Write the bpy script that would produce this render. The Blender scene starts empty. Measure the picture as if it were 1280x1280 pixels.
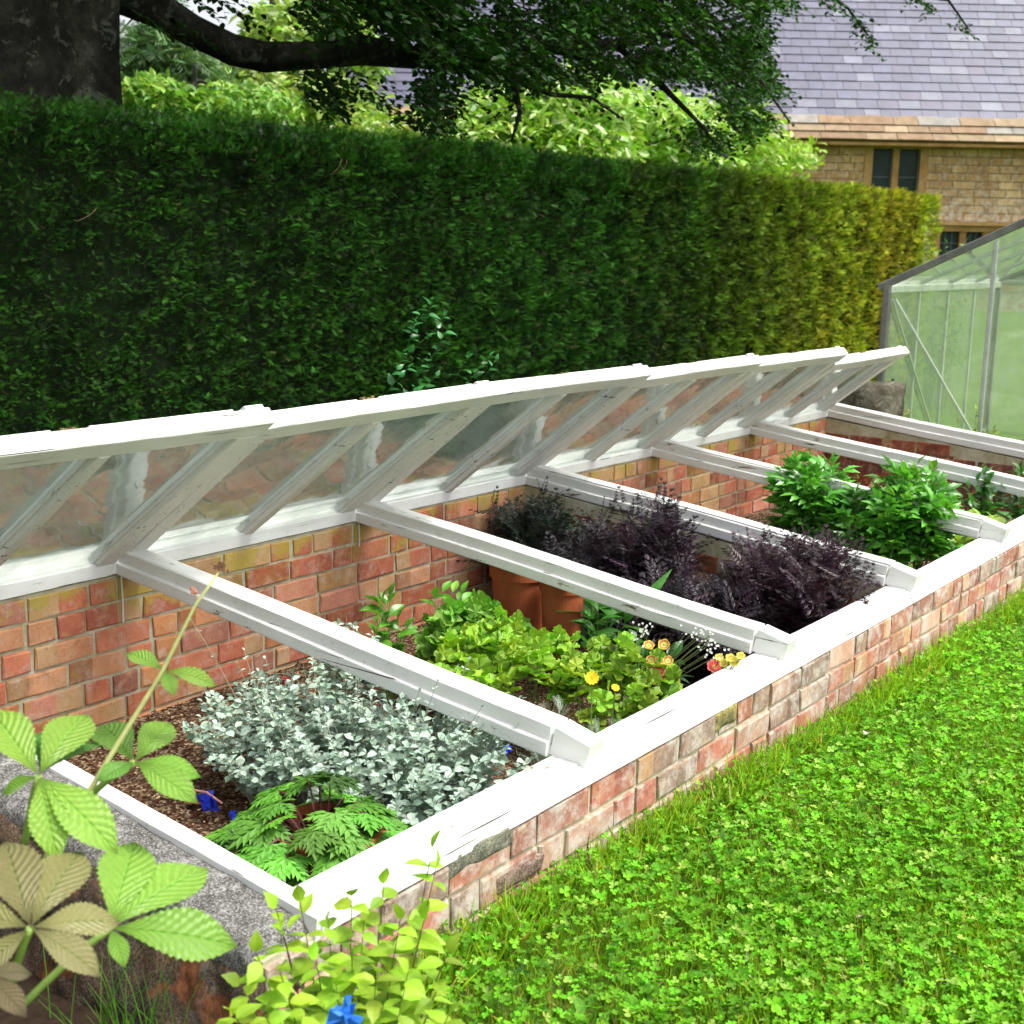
import bpy, math, random
import numpy as np
from mathutils import Vector, Matrix
random.seed(7); rng = np.random.default_rng(11)
scn = bpy.context.scene
COL = scn.collection
PI = math.pi
# ------------------------------------------------------------------ camera model (also used to find points on real planes)
W = 1.1
C = np.array([-1.41297095, -3.45379445, 1.05960199])
R_ = np.array([0.60196969, -0.79831284, 0.01814122]); U_ = np.array([0.14893416, 0.13456612, 0.97964819]); F_ = np.array([0.78450692, 0.58701667, -0.19990078])
FP = 1639.53
D = 1.6986; H = 0.1833
def ray(u, v):
    d = F_*FP + R_*(u-640) - U_*(v-640); return d/np.linalg.norm(d)
def atx(u, v, x): d = ray(u, v); return C + d*(x-C[0])/d[0]
def aty(u, v, y): d = ray(u, v); return C + d*(y-C[1])/d[1]
def atz(u, v, z): d = ray(u, v); return C + d*(z-C[2])/d[2]
def atd(u, v, t): return C + ray(u, v)*t
def project(P):
    d = P - C; z = d@F_; z = np.where(z < .05, .05, z)
    return 640+FP*(d@R_)/z, 640-FP*(d@U_)/z, d@F_
def ground_z(x, y):
    return -.425 - .075*np.clip((x-.7)/2.0, 0, 1)

# ------------------------------------------------------------------ tagging
def tag(o, label=None, cat=None, group=None, kind=None):
    if label: o['label'] = label
    if cat: o['category'] = cat
    if group: o['group'] = group
    if kind: o['kind'] = kind
    return o
def thing(name, label, cat, loc=(0, 0, 0), rz=0, group=None):
    o = bpy.data.objects.new(name, None); COL.objects.link(o)
    o.empty_display_size = .1; o.location = loc; o.rotation_euler = (0, 0, rz)
    return tag(o, label, cat, group)

# ------------------------------------------------------------------ mesh accumulator
class Acc:
    def __init__(s): s.V = []; s.L = []; s.S = []; s.C = []; s.UV = []; s.n = 0
    def raw(s, V, F, col=(1, 1, 1), uv=None):
        V = np.asarray(V, float).reshape(-1, 3); k = len(V)
        s.V.append(V); s.L.append(np.array([i for f in F for i in f], np.int64)+s.n); s.S.append(np.array([len(f) for f in F], np.int64))
        c = np.asarray(col, float)
        s.C.append(np.broadcast_to(c, (k, 3)) if c.ndim == 1 else c)
        s.UV.append(np.zeros((k, 2)) if uv is None else np.asarray(uv, float)); s.n += k
    def place(s, T, M, P, cols):
        """T=(V,F,UV); M (k,3,3) columns = axes (scale included); P (k,3); cols (k,3)"""
        V, F, UV = T[:3]; k = len(P); n = len(V)
        if k == 0: return
        X = np.einsum('kij,nj->kni', M, V) + P[:, None, :]
        fl = np.array([i for f in F for i in f], np.int64); sz = np.array([len(f) for f in F], np.int64)
        off = s.n + np.arange(k)[:, None]*n
        s.V.append(X.reshape(-1, 3)); s.L.append((fl[None, :]+off).reshape(-1)); s.S.append(np.tile(sz, k))
        cc = np.repeat(np.asarray(cols, float), n, axis=0)
        if len(T) > 3: cc = cc*np.tile(T[3], (k, 1))
        s.C.append(cc); s.UV.append(np.tile(UV, (k, 1))); s.n += n*k
    def build(s, name, mat, parent=None, smooth=False, bevel=0, origin=None):
        V = np.concatenate(s.V); L = np.concatenate(s.L).astype(np.int32); S = np.concatenate(s.S).astype(np.int32)
        if origin is not None: V = V-np.asarray(origin, float)
        me = bpy.data.meshes.new(name)
        me.vertices.add(len(V)); me.vertices.foreach_set('co', V.astype(np.float32).ravel())
        me.loops.add(len(L)); me.loops.foreach_set('vertex_index', L)
        me.polygons.add(len(S)); st = np.zeros(len(S), np.int32); st[1:] = np.cumsum(S)[:-1]
        me.polygons.foreach_set('loop_start', st); me.polygons.foreach_set('loop_total', S)
        me.polygons.foreach_set('use_smooth', np.full(len(S), bool(smooth)))
        me.update(calc_edges=True); me.validate()
        a = me.attributes.new('Col', 'FLOAT_COLOR', 'POINT')
        cc = np.ones((len(V), 4), np.float32); cc[:, :3] = np.concatenate(s.C); a.data.foreach_set('color', cc.ravel())
        b = me.attributes.new('luv', 'FLOAT_VECTOR', 'POINT')
        uu = np.zeros((len(V), 3), np.float32); uu[:, :2] = np.concatenate(s.UV); b.data.foreach_set('vector', uu.ravel())
        o = bpy.data.objects.new(name, me); COL.objects.link(o)
        if mat: me.materials.append(mat)
        if origin is not None: o.location = origin
        if parent is not None: o.parent = parent
        if bevel:
            m = o.modifiers.new('bevel', 'BEVEL'); m.width = bevel; m.segments = 2; m.limit_method = 'ANGLE'; m.angle_limit = .6
        return o

def norm(a):
    return a/np.maximum(np.linalg.norm(a, axis=-1, keepdims=True), 1e-9)
def frames(dirs, ups, scale):
    """matrices whose Y column follows dirs and Z column is near ups"""
    y = norm(dirs); x = norm(np.cross(y, ups)); z = np.cross(x, y)
    M = np.stack([x, y, z], -1)
    sc = np.asarray(scale, float)
    return M*(sc[:, None, None] if sc.ndim == 1 else sc[:, None, :])
def vary(col, n, v=.18, hue=.06):
    c = np.asarray(col, float)[None, :]*(1+rng.normal(0, v, (n, 1)))
    return np.clip(c*(1+rng.normal(0, hue, (n, 3))), .002, .95)
def box(acc, c, s, rz=0, col=(1, 1, 1), jit=0, R=None):
    x, y, z = [q/2 for q in s]
    V = np.array([[a*x, b*y, d*z] for a in (-1, 1) for b in (-1, 1) for d in (-1, 1)])
    if jit: V = V+rng.normal(0, jit, V.shape)
    if R is None: R = np.array(Matrix.Rotation(rz, 3, 'Z'))
    V = V@R.T + np.asarray(c, float)
    acc.raw(V, [(0, 1, 3, 2), (4, 6, 7, 5), (0, 4, 5, 1), (2, 3, 7, 6), (0, 2, 6, 4), (1, 5, 7, 3)], col)
def tube(acc, pts, rad, sides=5, col=(1, 1, 1), cap=True, wob=0):
    P = np.asarray(pts, float); n = len(P); rad = np.broadcast_to(np.asarray(rad, float), (n,))
    t = norm(np.gradient(P, axis=0)); ref = np.array([0, 0, 1.]) if abs(t[0][2]) < .9 else np.array([1., 0, 0])
    a = norm(np.cross(t, ref)); b = np.cross(t, a)
    th = np.arange(sides)*2*PI/sides
    ring = (a[:, None, :]*np.cos(th)[None, :, None]+b[:, None, :]*np.sin(th)[None, :, None])
    rr = rad[:, None]*np.ones((n, sides))
    if wob: rr = rr*(1+wob*rng.normal(0, 1, (n, sides)))
    V = P[:, None, :]+ring*rr[:, :, None]
    F = [(i*sides+j, i*sides+(j+1) % sides, (i+1)*sides+(j+1) % sides, (i+1)*sides+j) for i in range(n-1) for j in range(sides)]
    if cap: F += [tuple(range(sides))[::-1], tuple((n-1)*sides+k for k in range(sides))]
    uv = np.stack([np.tile(th, n), np.repeat(np.arange(n), sides)], -1)
    acc.raw(V.reshape(-1, 3), F, col, uv)
def curve(p0, p1, p2, n=6):
    t = np.linspace(0, 1, n)[:, None]; p0, p1, p2 = [np.asarray(q, float) for q in (p0, p1, p2)]
    return (1-t)**2*p0+2*t*(1-t)*p1+t*t*p2
def lathe(acc, prof, c, seg=32, col=(1, 1, 1)):
    n = len(prof); V = []
    for r, z in prof:
        for k in range(seg):
            a = 2*PI*k/seg; V.append((c[0]+r*math.cos(a), c[1]+r*math.sin(a), c[2]+z))
    F = [(i*seg+k, i*seg+(k+1) % seg, (i+1)*seg+(k+1) % seg, (i+1)*seg+k) for i in range(n-1) for k in range(seg)]
    acc.raw(V, F, col)
def sweep(acc, prof, p0, p1, up=(0, 0, 1), seg=12, jit=.0012, warp=.003, caps=True):
    jit = jit*.3; warp = warp*.7
    """sweep a closed 2-D profile (side, up) from p0 to p1, with the small unevenness of old timber"""
    p0 = np.asarray(p0, float); p1 = np.asarray(p1, float); d = norm(p1-p0); up = norm(np.asarray(up, float)-d*np.dot(up, d))
    s = np.cross(d, up); n = len(prof); V = []
    for i in range(seg+1):
        t = i/seg; q = p0+(p1-p0)*t; wz = warp*math.sin(PI*t*2.3+p0[0]*5); ws = warp*math.sin(PI*t*1.7+p0[1]*7+p0[0])
        for a, b in prof:
            V.append(q+s*(a+ws+rng.normal(0, jit))+up*(b+wz+rng.normal(0, jit)))
    F = [(i*n+k, i*n+(k+1) % n, (i+1)*n+(k+1) % n, (i+1)*n+k) for i in range(seg) for k in range(n)]
    if caps: F += [tuple(range(n))[::-1], tuple(seg*n+k for k in range(n))]
    acc.raw(V, F)
def rect(a0, a1, b0, b1, c=.004):
    return [(a0+c, b0), (a1-c, b0), (a1, b0+c), (a1, b1-c), (a1-c, b1), (a0+c, b1), (a0, b1-c), (a0, b0+c)]
_ph = rng.uniform(0, 6.28, (3, 12)); _fr = rng.normal(0, 1, (3, 12, 3))
def noise3(P, f=1., k=0):
    P = np.asarray(P, float)*f
    return np.mean(np.sin(P@_fr[k].T*1.7+_ph[k]), axis=-1)*2.2

# ------------------------------------------------------------------ leaf templates
def T_leaf(L=1., Wd=.4, n=5, peak=.5, fold=.15, curl=.2, serr=0., pw=1.):
    V = []; UV = []; F = []
    for i in range(n+1):
        t = i/n
        w = (math.sin(PI*(t**(math.log(.5)/math.log(peak))))**pw)*Wd/2
        if serr and 0 < i < n: w *= 1+serr*(1 if i % 2 else -1)
        w = max(w, .004)
        zc = -curl*t*t*L
        V += [(-w, t*L, zc+fold*w), (0, t*L, zc), (w, t*L, zc+fold*w)]; UV += [(-1, t), (0, t), (1, t)]
    for i in range(n):
        a = 3*i; F += [(a, a+1, a+4, a+3), (a+1, a+2, a+5, a+4)]
    return np.array(V), F, np.array(UV)
def T_merge(parts):
    """parts: (template, angle about Z, offset, scale, tilt)"""
    V = []; F = []; UV = []; n = 0
    for T, ang, off, sc, tilt in parts:
        M = np.array(Matrix.Rotation(ang, 3, 'Z')@Matrix.Rotation(tilt, 3, 'X'))
        v = (T[0]*sc)@M.T+np.array(off); V.append(v); F += [tuple(i+n for i in f) for f in T[1]]; UV.append(T[2]); n += len(v)
    return np.concatenate(V), F, np.concatenate(UV)
def T_round(R=.5, lobes=5, depth=.18, cup=.2, m=25, ruffle=.05, gap=.35):
    V = [(0, 0, 0)]; UV = [(0, 0)]; F = []
    for k in range(m):
        a = -PI/2+gap+(2*PI-2*gap)*k/(m-1); ph = (k/(m-1))*lobes
        r = R*(1-depth+depth*abs(math.sin(PI*ph))**.6)*(1+.03*(k % 2))
        V.append((r*math.cos(a), R*.4+r*math.sin(a), cup*R*(.6+.4*math.cos(2*PI*ph))+ruffle*R*(1 if k % 2 else -1))); UV.append(((k % 5)/2.5-1, 1))
    V = np.array(V); V[0] = (0, R*.35, -.02)
    for k in range(1, m): F.append((0, k, k+1))
    return V, F, np.array(UV)
diamond = (np.array([(0, 0, 0), (-.13, .45, .03), (0, 1, -.06), (.13, .45, .03)]), [(0, 1, 2, 3)], np.array([(0, 0), (-1, .5), (0, 1), (1, .5)]))
def T_cut(lobes=(-2.0, -1.0, 0, 1.0, 2.0), n=3, L=.5):
    P = []
    for a in lobes:
        s = L*(1-.12*abs(a)); ax = np.array([-math.sin(a), math.cos(a), 0])
        P.append((diamond, a, (0, 0, 0), s*1.0, -.1)); 
        P.append((diamond, a, (0, 0, .002), (s*1.6, s, s), -.1) if 0 else (diamond, a, (0, 0, .002), s*.98, -.12))
        for j in range(n):
            o = ax*s*(.22+.2*j)
            for sg in (-1, 1): P.append((diamond, a+sg*.75, tuple(o+np.array([0, 0, -.01*j])), s*(.5-.09*j), -.1))
    return T_merge(P)
def T_lace(L=1.):
    P = []
    for j in range(5):
        o = (0, .12+.17*j, 0)
        angs = (-1.0, 1.0) if j < 4 else (-.5, .5, 0)
        for a in angs:
            s = .38-.04*j; ax = np.array([-math.sin(a), math.cos(a), 0])
            thin = (diamond[0]*np.array([.75, 1, 1]), diamond[1], diamond[2])
            P.append((thin, a, o, s, -.15))
            for q in (.3, .55):
                for sg in (-1, 1): P.append((thin, a+sg*.7, tuple(np.array(o)+ax*s*q), s*.5, -.1))
    return T_merge([(t, a, tuple(np.array(o)*L), s*L, ti) for t, a, o, s, ti in P])
def T_pinnate(leaf, pairs=2, L=1., s0=.5, ang=1.0):
    P = [(leaf, 0, (0, .55*L, 0), s0*1.15, -.1)]
    for j in range(pairs):
        y = L*(.18+.33*j/max(1, pairs-1)) if pairs > 1 else .35*L
        for sg in (-1, 1): P.append((leaf, sg*ang, (0, y, 0), s0*(.85+.1*j), -.1))
    return T_merge(P)
def T_yew():
    V = []; F = []; UV = []
    for j in range(6):
        y = .1+j*.15; l = .40*(1-.5*abs(j-3)/5)
        for sg in (-1, 1):
            n = len(V); V += [(0, y-.034, 0), (sg*l, y+.22, .03-.12*l), (0, y+.034, 0)]; F.append((n, n+1, n+2) if sg > 0 else (n+2, n+1, n)); UV += [(0, 0)]*3
    n = len(V); V += [(-.012, 0, 0), (.012, 0, 0), (0, 1.12, 0)]; F.append((n, n+1, n+2)); UV += [(0, 0)]*3
    return np.array(V), F, np.array(UV)

# ------------------------------------------------------------------ materials
def newmat(name):
    m = bpy.data.materials.new(name); m.use_nodes = True; nt = m.node_tree
    for n in list(nt.nodes): nt.nodes.remove(n)
    out = nt.nodes.new('ShaderNodeOutputMaterial')
    return m, nt, out
class N:
    """tiny node helper"""
    def __init__(s, nt): s.nt = nt
    def new(s, t, **kw):
        n = s.nt.nodes.new(t)
        for k, v in kw.items():
            if k in n.inputs.keys(): s.set(n.inputs[k], v)
            else: setattr(n, k, v)
        return n
    def set(s, inp, v):
        if isinstance(v, bpy.types.NodeSocket): s.nt.links.new(v, inp)
        else: inp.default_value = v
    def attr(s, name): return s.new('ShaderNodeAttribute', attribute_name=name)
    def noise(s, vec, scale, detail=4, rough=.6, dist=0):
        n = s.new('ShaderNodeTexNoise'); n.inputs['Scale'].default_value = scale; n.inputs['Detail'].default_value = detail
        n.inputs['Roughness'].default_value = rough; n.inputs['Distortion'].default_value = dist
        if vec is not None: s.nt.links.new(vec, n.inputs['Vector'])
        return n.outputs['Fac']
    def ramp(s, f, stops):
        r = s.new('ShaderNodeValToRGB'); cr = r.color_ramp
        while len(cr.elements) > 1: cr.elements.remove(cr.elements[-1])
        cr.elements[0].position = stops[0][0]; cr.elements[0].color = (*stops[0][1], 1)
        for p, c in stops[1:]:
            e = cr.elements.new(p); e.color = (*c, 1)
        s.nt.links.new(f, r.inputs['Fac']); return r.outputs['Color']
    def step(s, f, a, b, lo=0., hi=1.):
        m = s.new('ShaderNodeMapRange', clamp=True); s.nt.links.new(f, m.inputs['Value'])
        m.inputs['From Min'].default_value = a; m.inputs['From Max'].default_value = b; m.inputs['To Min'].default_value = lo; m.inputs['To Max'].default_value = hi
        return m.outputs['Result']
    def mix(s, f, a, b, mode='MIX'):
        m = s.new('ShaderNodeMix', data_type='RGBA', blend_type=mode)
        s.set(m.inputs['Factor'], f)
        for i, v in ((6, a), (7, b)):
            if isinstance(v, bpy.types.NodeSocket): s.nt.links.new(v, m.inputs[i])
            else: m.inputs[i].default_value = (*v, 1)
        return m.outputs[2]
    def math(s, op, a, b=0.):
        m = s.new('ShaderNodeMath', operation=op); s.set(m.inputs[0], a); s.set(m.inputs[1], b); return m.outputs[0]
    def mapping(s, vec, scale=(1, 1, 1), rot=(0, 0, 0)):
        m = s.new('ShaderNodeMapping'); s.nt.links.new(vec, m.inputs['Vector']); m.inputs['Scale'].default_value = scale; m.inputs['Rotation'].default_value = rot; return m.outputs['Vector']
    def bump(s, h, st=.5, dist=.01, nrm=None):
        b = s.new('ShaderNodeBump'); b.inputs['Strength'].default_value = st; b.inputs['Distance'].default_value = dist
        s.nt.links.new(h, b.inputs['Height'])
        if nrm is not None: s.nt.links.new(nrm, b.inputs['Normal'])
        return b.outputs['Normal']
    def bsdf(s, col, rough=.6, spec=.5, nrm=None, **kw):
        b = s.new('ShaderNodeBsdfPrincipled')
        if isinstance(col, bpy.types.NodeSocket): s.nt.links.new(col, b.inputs['Base Color'])
        else: b.inputs['Base Color'].default_value = (*col, 1)
        s.set(b.inputs['Roughness'], rough); s.set(b.inputs['Specular IOR Level'], spec)
        if nrm is not None: s.nt.links.new(nrm, b.inputs['Normal'])
        for k, v in kw.items(): s.set(b.inputs[k], v)
        return b
def obj_coord(h): return h.new('ShaderNodeTexCoord').outputs['Object']
def geo_pos(h): return h.new('ShaderNodeNewGeometry').outputs['Position']

def leafmat(name, rough=.5, trans=.28, veins=0, tcol=(1.25, 1.35, .55), spec=.4, back=None, vcol=(.55, .75, .35)):
    m, nt, out = newmat(name); h = N(nt)
    c = h.attr('Col').outputs['Color']
    nz = h.noise(geo_pos(h), 60, 2); c = h.mix(h.step(nz, .3, .7, 0, .35), c, h.mix(1., c, (.62, .66, .6), 'MULTIPLY'))
    nrm = None
    if veins:
        sep = h.new('ShaderNodeSeparateXYZ'); nt.links.new(h.attr('luv').outputs['Vector'], sep.inputs[0])
        au = h.math('ABSOLUTE', sep.outputs['X']); v = h.math('SUBTRACT', h.math('MULTIPLY', sep.outputs['Y'], veins), h.math('MULTIPLY', au, veins*.22))
        fr = h.math('FRACT', v); tri = h.math('ABSOLUTE', h.math('SUBTRACT', fr, .5))
        side = h.step(tri, .0, .16, 1, 0); mid = h.step(au, .0, .07, 1, 0)
        c = h.mix(h.math('MULTIPLY', side, .45), c, h.mix(1., c, vcol, 'MULTIPLY'))
        c = h.mix(h.math('MULTIPLY', mid, .6), c, h.mix(1., c, (.6, 1.0, .4), 'MULTIPLY'))
        nrm = h.bump(h.math('SUBTRACT', tri, h.math('MULTIPLY', mid, .4)), .9, .004)
    b = h.bsdf(c, rough, spec, nrm)
    tr = h.new('ShaderNodeBsdfTranslucent'); nt.links.new(h.mix(1., c, tcol, 'MULTIPLY'), tr.inputs['Color'])
    mx = h.new('ShaderNodeMixShader'); mx.inputs[0].default_value = trans
    nt.links.new(b.outputs[0], mx.inputs[1]); nt.links.new(tr.outputs[0], mx.inputs[2]); nt.links.new(mx.outputs[0], out.inputs[0])
    return m
def simple(name, col, rough=.6, spec=.5, nscale=30, var=.3, bump=.2, bdist=.003, attr=False, **kw):
    m, nt, out = newmat(name); h = N(nt); p = obj_coord(h)
    base = h.attr('Col').outputs['Color'] if attr else col
    nz = h.noise(p, nscale, 6)
    dark = h.mix(1., base, (1-var,)*3, 'MULTIPLY') if attr else tuple(q*(1-var) for q in col)
    c = h.mix(h.step(nz, .3, .7), base, dark)
    b = h.bsdf(c, rough, spec, h.bump(nz, bump, bdist), **kw); nt.links.new(b.outputs[0], out.inputs[0]); return m

def paint(name, axis, wear=.0):
    m, nt, out = newmat(name); h = N(nt); p = geo_pos(h)
    st = [26, 26, 26]; st[axis] = 1.6
    grain = h.noise(h.mapping(p, tuple(st)), 3.2, 5, .65)
    stp = [9, 9, 9]; stp[axis] = 1.8
    peel = h.noise(h.mapping(p, tuple(stp)), 2.2, 8, .72, .3)
    blot = h.noise(p, 3.1, 5, .6); fine = h.noise(p, 90, 3, .7)
    white = h.mix(h.step(blot, .42, .68, 0, .55), (.74, .74, .72), (.58, .585, .565))
    white = h.mix(h.step(grain, .56, .75, 0, .30), white, (.52, .51, .48))
    white = h.mix(h.math('MULTIPLY', h.step(fine, .6, .72), h.step(blot, .45, .6)), white, (.42, .43, .38))
    wood = h.mix(h.step(grain, .35, .65), (.26, .17, .10), (.09, .075, .06))
    pm = h.step(peel, .675-wear, .688-wear)
    edge = h.math('SUBTRACT', h.step(peel, .650-wear, .672-wear), pm)
    col = h.mix(pm, white, wood); col = h.mix(h.math('MULTIPLY', edge, .5), col, (.45, .42, .37))
    st2 = [60, 60, 60]; st2[axis] = .9
    crack = h.noise(h.mapping(p, tuple(st2)), 1.6, 3, .5)
    cm = h.math('MULTIPLY', h.step(crack, .66, .68), h.step(blot, .46, .54))
    col = h.mix(cm, col, (.05, .045, .04))
    hh = h.math('SUBTRACT', h.math('ADD', h.math('MULTIPLY', grain, .5), h.math('MULTIPLY', fine, .15)), h.math('ADD', h.math('MULTIPLY', pm, .8), cm))
    b = h.bsdf(col, h.step(blot, .3, .7, .38, .6), .35, h.bump(hh, .45, .003))
    nt.links.new(b.outputs[0], out.inputs[0]); return m

def brickmat(name, lichen=.0, white=.0, dark=.0, top=None):
    m, nt, out = newmat(name); h = N(nt); p = geo_pos(h)
    base = h.attr('Col').outputs['Color']
    n1 = h.noise(p, 9, 6, .65); n2 = h.noise(p, 55, 5, .7); n3 = h.noise(p, 3.3, 6, .7, .4); n4 = h.noise(p, 14, 7, .75)
    c = h.mix(h.step(n1, .38, .62, 0, .75), base, h.mix(1., base, (.72, .60, .58), 'MULTIPLY'))
    c = h.mix(h.step(h.noise(p, 21, 6, .7), .52, .66, 0, .6), c, (.50, .30, .15))
    c = h.mix(h.step(n2, .55, .72, 0, .55), c, h.mix(1., c, (.35, .33, .32), 'MULTIPLY'))
    c = h.mix(h.step(n4, .56-white*.2, .72-white*.2, 0, .25+white), c, (.52, .48, .43))
    c = h.mix(h.step(n3, .60-lichen*.22, .74-lichen*.2, 0, .25+lichen), c, (.30, .24, .055))
    c = h.mix(h.step(h.noise(p, 5.1, 8, .78), .60-dark*.2, .70-dark*.2, 0, .35+dark), c, (.05, .045, .035))
    if top is not None:
        sz = h.new('ShaderNodeSeparateXYZ'); nt.links.new(p, sz.inputs[0]); tz = h.step(sz.outputs['Z'], top-.16, top, 0, .16)
        c = h.mix(h.step(h.math('ADD', h.noise(p, 4.5, 7, .7), tz), .60, .70, 0, .8), c, (.42, .33, .06))
    hh = h.math('ADD', h.math('MULTIPLY', n2, .6), h.math('MULTIPLY', n4, .5))
    b = h.bsdf(c, .88, .2, h.bump(hh, .7, .006)); nt.links.new(b.outputs[0], out.inputs[0]); return m

def stonemat(name, cols, scale=4., bump=.8, bdist=.02, spots=True, dist=.3, patch=None):
    m, nt, out = newmat(name); h = N(nt); p = geo_pos(h)
    n1 = h.noise(p, scale, 9, .72, dist); n2 = h.noise(p, scale*5, 7, .75); n3 = h.noise(p, scale*(1.7 if dist else .35), 8, .7, dist*2)
    c = h.ramp(n1, [(.28, cols[0]), (.45, cols[1]), (.56, cols[2]), (.72, cols[3])])
    if spots:
        c = h.mix(h.step(n3, .56, .62, 0, .75), c, cols[3]); c = h.mix(h.step(n2, .57, .66, 0, .7), c, cols[0])
    if dist == 0.: sp = h.noise(p, 210, 3, .8); c = h.mix(h.step(sp, .53, .60, 0, .6), c, cols[3]); c = h.mix(h.step(sp, .47, .41, 0, .7), c, cols[0])
    if patch: c = h.mix(h.step(h.noise(h.mapping(p, (1, 1, 1.9)), 4.3, 4, .55, .2), .55, .60, 0, .85), c, h.mix(h.step(n2, .4, .6), patch, tuple(q*.35 for q in patch)))
    hh = h.math('ADD', n1, h.math('MULTIPLY', n2, .35))
    b = h.bsdf(c, .92, .15, h.bump(hh, bump, bdist)); nt.links.new(b.outputs[0], out.inputs[0]); return m

def glassmat(name, tint=(.93, .96, .94), wav=.25, dirt_haze=.12, dcol=(.6, .62, .58), f0=.05, scale=2.5, wd=.02):
    m, nt, out = newmat(name); h = N(nt); p = geo_pos(h)
    w = h.noise(p, scale, 2, .4, .5)
    nrm = h.bump(w, wav, wd)
    lw = h.new('ShaderNodeLayerWeight'); lw.inputs['Blend'].default_value = .5; nt.links.new(nrm, lw.inputs['Normal']); frv = h.math('ADD', h.math('MULTIPLY', h.math('POWER', lw.outputs['Facing'], 4.), .9), f0)
    gl = h.new('ShaderNodeBsdfGlossy'); gl.inputs['Roughness'].default_value = .05; nt.links.new(nrm, gl.inputs['Normal']); gl.inputs['Color'].default_value = (.95, .95, .95, 1)
    tr = h.new('ShaderNodeBsdfTransparent'); tr.inputs['Color'].default_value = (*tint, 1)
    df = h.new('ShaderNodeBsdfDiffuse'); df.inputs['Color'].default_value = (*dcol, 1)
    tl = h.new('ShaderNodeBsdfTranslucent'); tl.inputs['Color'].default_value = (*dcol, 1)
    d2 = h.new('ShaderNodeMixShader'); d2.inputs[0].default_value = .5; nt.links.new(df.outputs[0], d2.inputs[1]); nt.links.new(tl.outputs[0], d2.inputs[2])
    dm = h.step(h.noise(p, 6, 7, .7), .3, .75, dirt_haze*.35, dirt_haze*1.6)  # dirt film; on the sashes it also stands in for pale reflections
    m1 = h.new('ShaderNodeMixShader'); nt.links.new(dm, m1.inputs[0]); nt.links.new(tr.outputs[0], m1.inputs[1]); nt.links.new(d2.outputs[0], m1.inputs[2])
    m2 = h.new('ShaderNodeMixShader'); nt.links.new(frv, m2.inputs[0]); nt.links.new(m1.outputs[0], m2.inputs[1]); nt.links.new(gl.outputs[0], m2.inputs[2])
    nt.links.new(m2.outputs[0], out.inputs[0]); return m

M = dict(
    paint_x=paint('white_paint_along_x', 0), paint_y=paint('white_paint_along_y', 1, .015), paint_s=paint('white_paint_sash', 1, -.01),
    paint_rail=paint('white_paint_front_rail', 0, .03),
    paint_old=paint('weathered_paint', 1, .035),
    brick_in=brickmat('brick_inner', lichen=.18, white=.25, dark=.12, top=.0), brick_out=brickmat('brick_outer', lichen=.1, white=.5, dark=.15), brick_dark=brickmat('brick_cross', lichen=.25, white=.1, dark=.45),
    mortar=stonemat('mortar', [(.22, .20, .11), (.38, .35, .22), (.48, .45, .33), (.58, .56, .46)], 9, .7, .006, False),
    coping=stonemat('coping_concrete', [(.02, .02, .017), (.085, .082, .075), (.15, .145, .135), (.42, .41, .39)], 22, 1., .006, dist=0.), _c=stonemat('coping_concrete', [(.03, .03, .025), (.10, .095, .085), (.20, .19, .18), (.50, .49, .47)], 16, 1., .012),
    rubble=stonemat('rubble', [(.018, .016, .012), (.045, .035, .025), (.09, .05, .028), (.17, .15, .12)], 9, 1., .02, dist=0., patch=(.24, .085, .035)),
    leaf=leafmat('leaf'), leaf_gloss=leafmat('leaf_glossy', rough=.32, spec=.6), leaf_vein=leafmat('leaf_veined', rough=.42, veins=11, trans=.3),
    leaf_felt=leafmat('leaf_felted', rough=.9, trans=.12, tcol=(1, 1.05, .9), spec=.1), leaf_dark=leafmat('leaf_dark', rough=.38, trans=.06, tcol=(1, .6, .6), spec=.5),
    grass=leafmat('grass_blade', rough=.6, trans=.38, spec=.12), needle=leafmat('needle', rough=.6, trans=.15, spec=.15), beech=leafmat('beech_leaf', rough=.55, trans=.2, spec=.2), petal=leafmat('petal', rough=.7, trans=.25, tcol=(1, 1, 1)),
    stem=simple('stem', (.2, .3, .08), .6, .3, 40, .3, .2, .001, attr=True),
    bark=stonemat('beech_bark', [(.006, .006, .004), (.014, .014, .010), (.032, .032, .024), (.11, .115, .09)], 4.5, .8, .03),
    terracotta=stonemat('terracotta', [(.24, .06, .025), (.33, .085, .035), (.36, .10, .042), (.38, .15, .08)], 5, .25, .003, False),
    plastic_blue=simple('blue_plastic', (.015, .04, .55), .35, .5, 20, .15, .05), plastic_black=simple('black_plastic', (.02, .02, .03), .4, .5, 20, .2, .05),
    plastic_pale=simple('pale_plastic', (.65, .3, .25), .4, .5, 20, .2, .05),
    alu=simple('aluminium', (.62, .64, .62), .5, .5, 12, .3, .15, .002, Metallic=.2), alu_dark=simple('aluminium_weathered', (.24, .24, .22), .7, .3, 9, .4, .3, .002),
    glass=glassmat('sash_glass', wav=.42, dirt_haze=.30, f0=.07, scale=3.6, dcol=(.44, .52, .46)), gh_glass=glassmat('algae_glass', tint=(.95, .98, .93), wav=.05, dirt_haze=.15, dcol=(.78, .88, .74), f0=.03),
    slate=simple('slate', (.3, .3, .4), .5, .45, 3, .3, .5, .01, attr=True), hamstone=None, dark_glass=simple('window_glass', (.012, .03, .028), .3, .25, 2, .5, .0),
    lead=simple('lead_bars', (.12, .13, .14), .6, .4), soil=None, wood=simple('bare_wood', (.33, .2, .1), .8, .2, 30, .4, .3),
    moss=stonemat('moss', [(.10, .07, .03), (.2, .13, .06), (.25, .2, .08), (.4, .3, .16)], 20, 1., .01),
)
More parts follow.
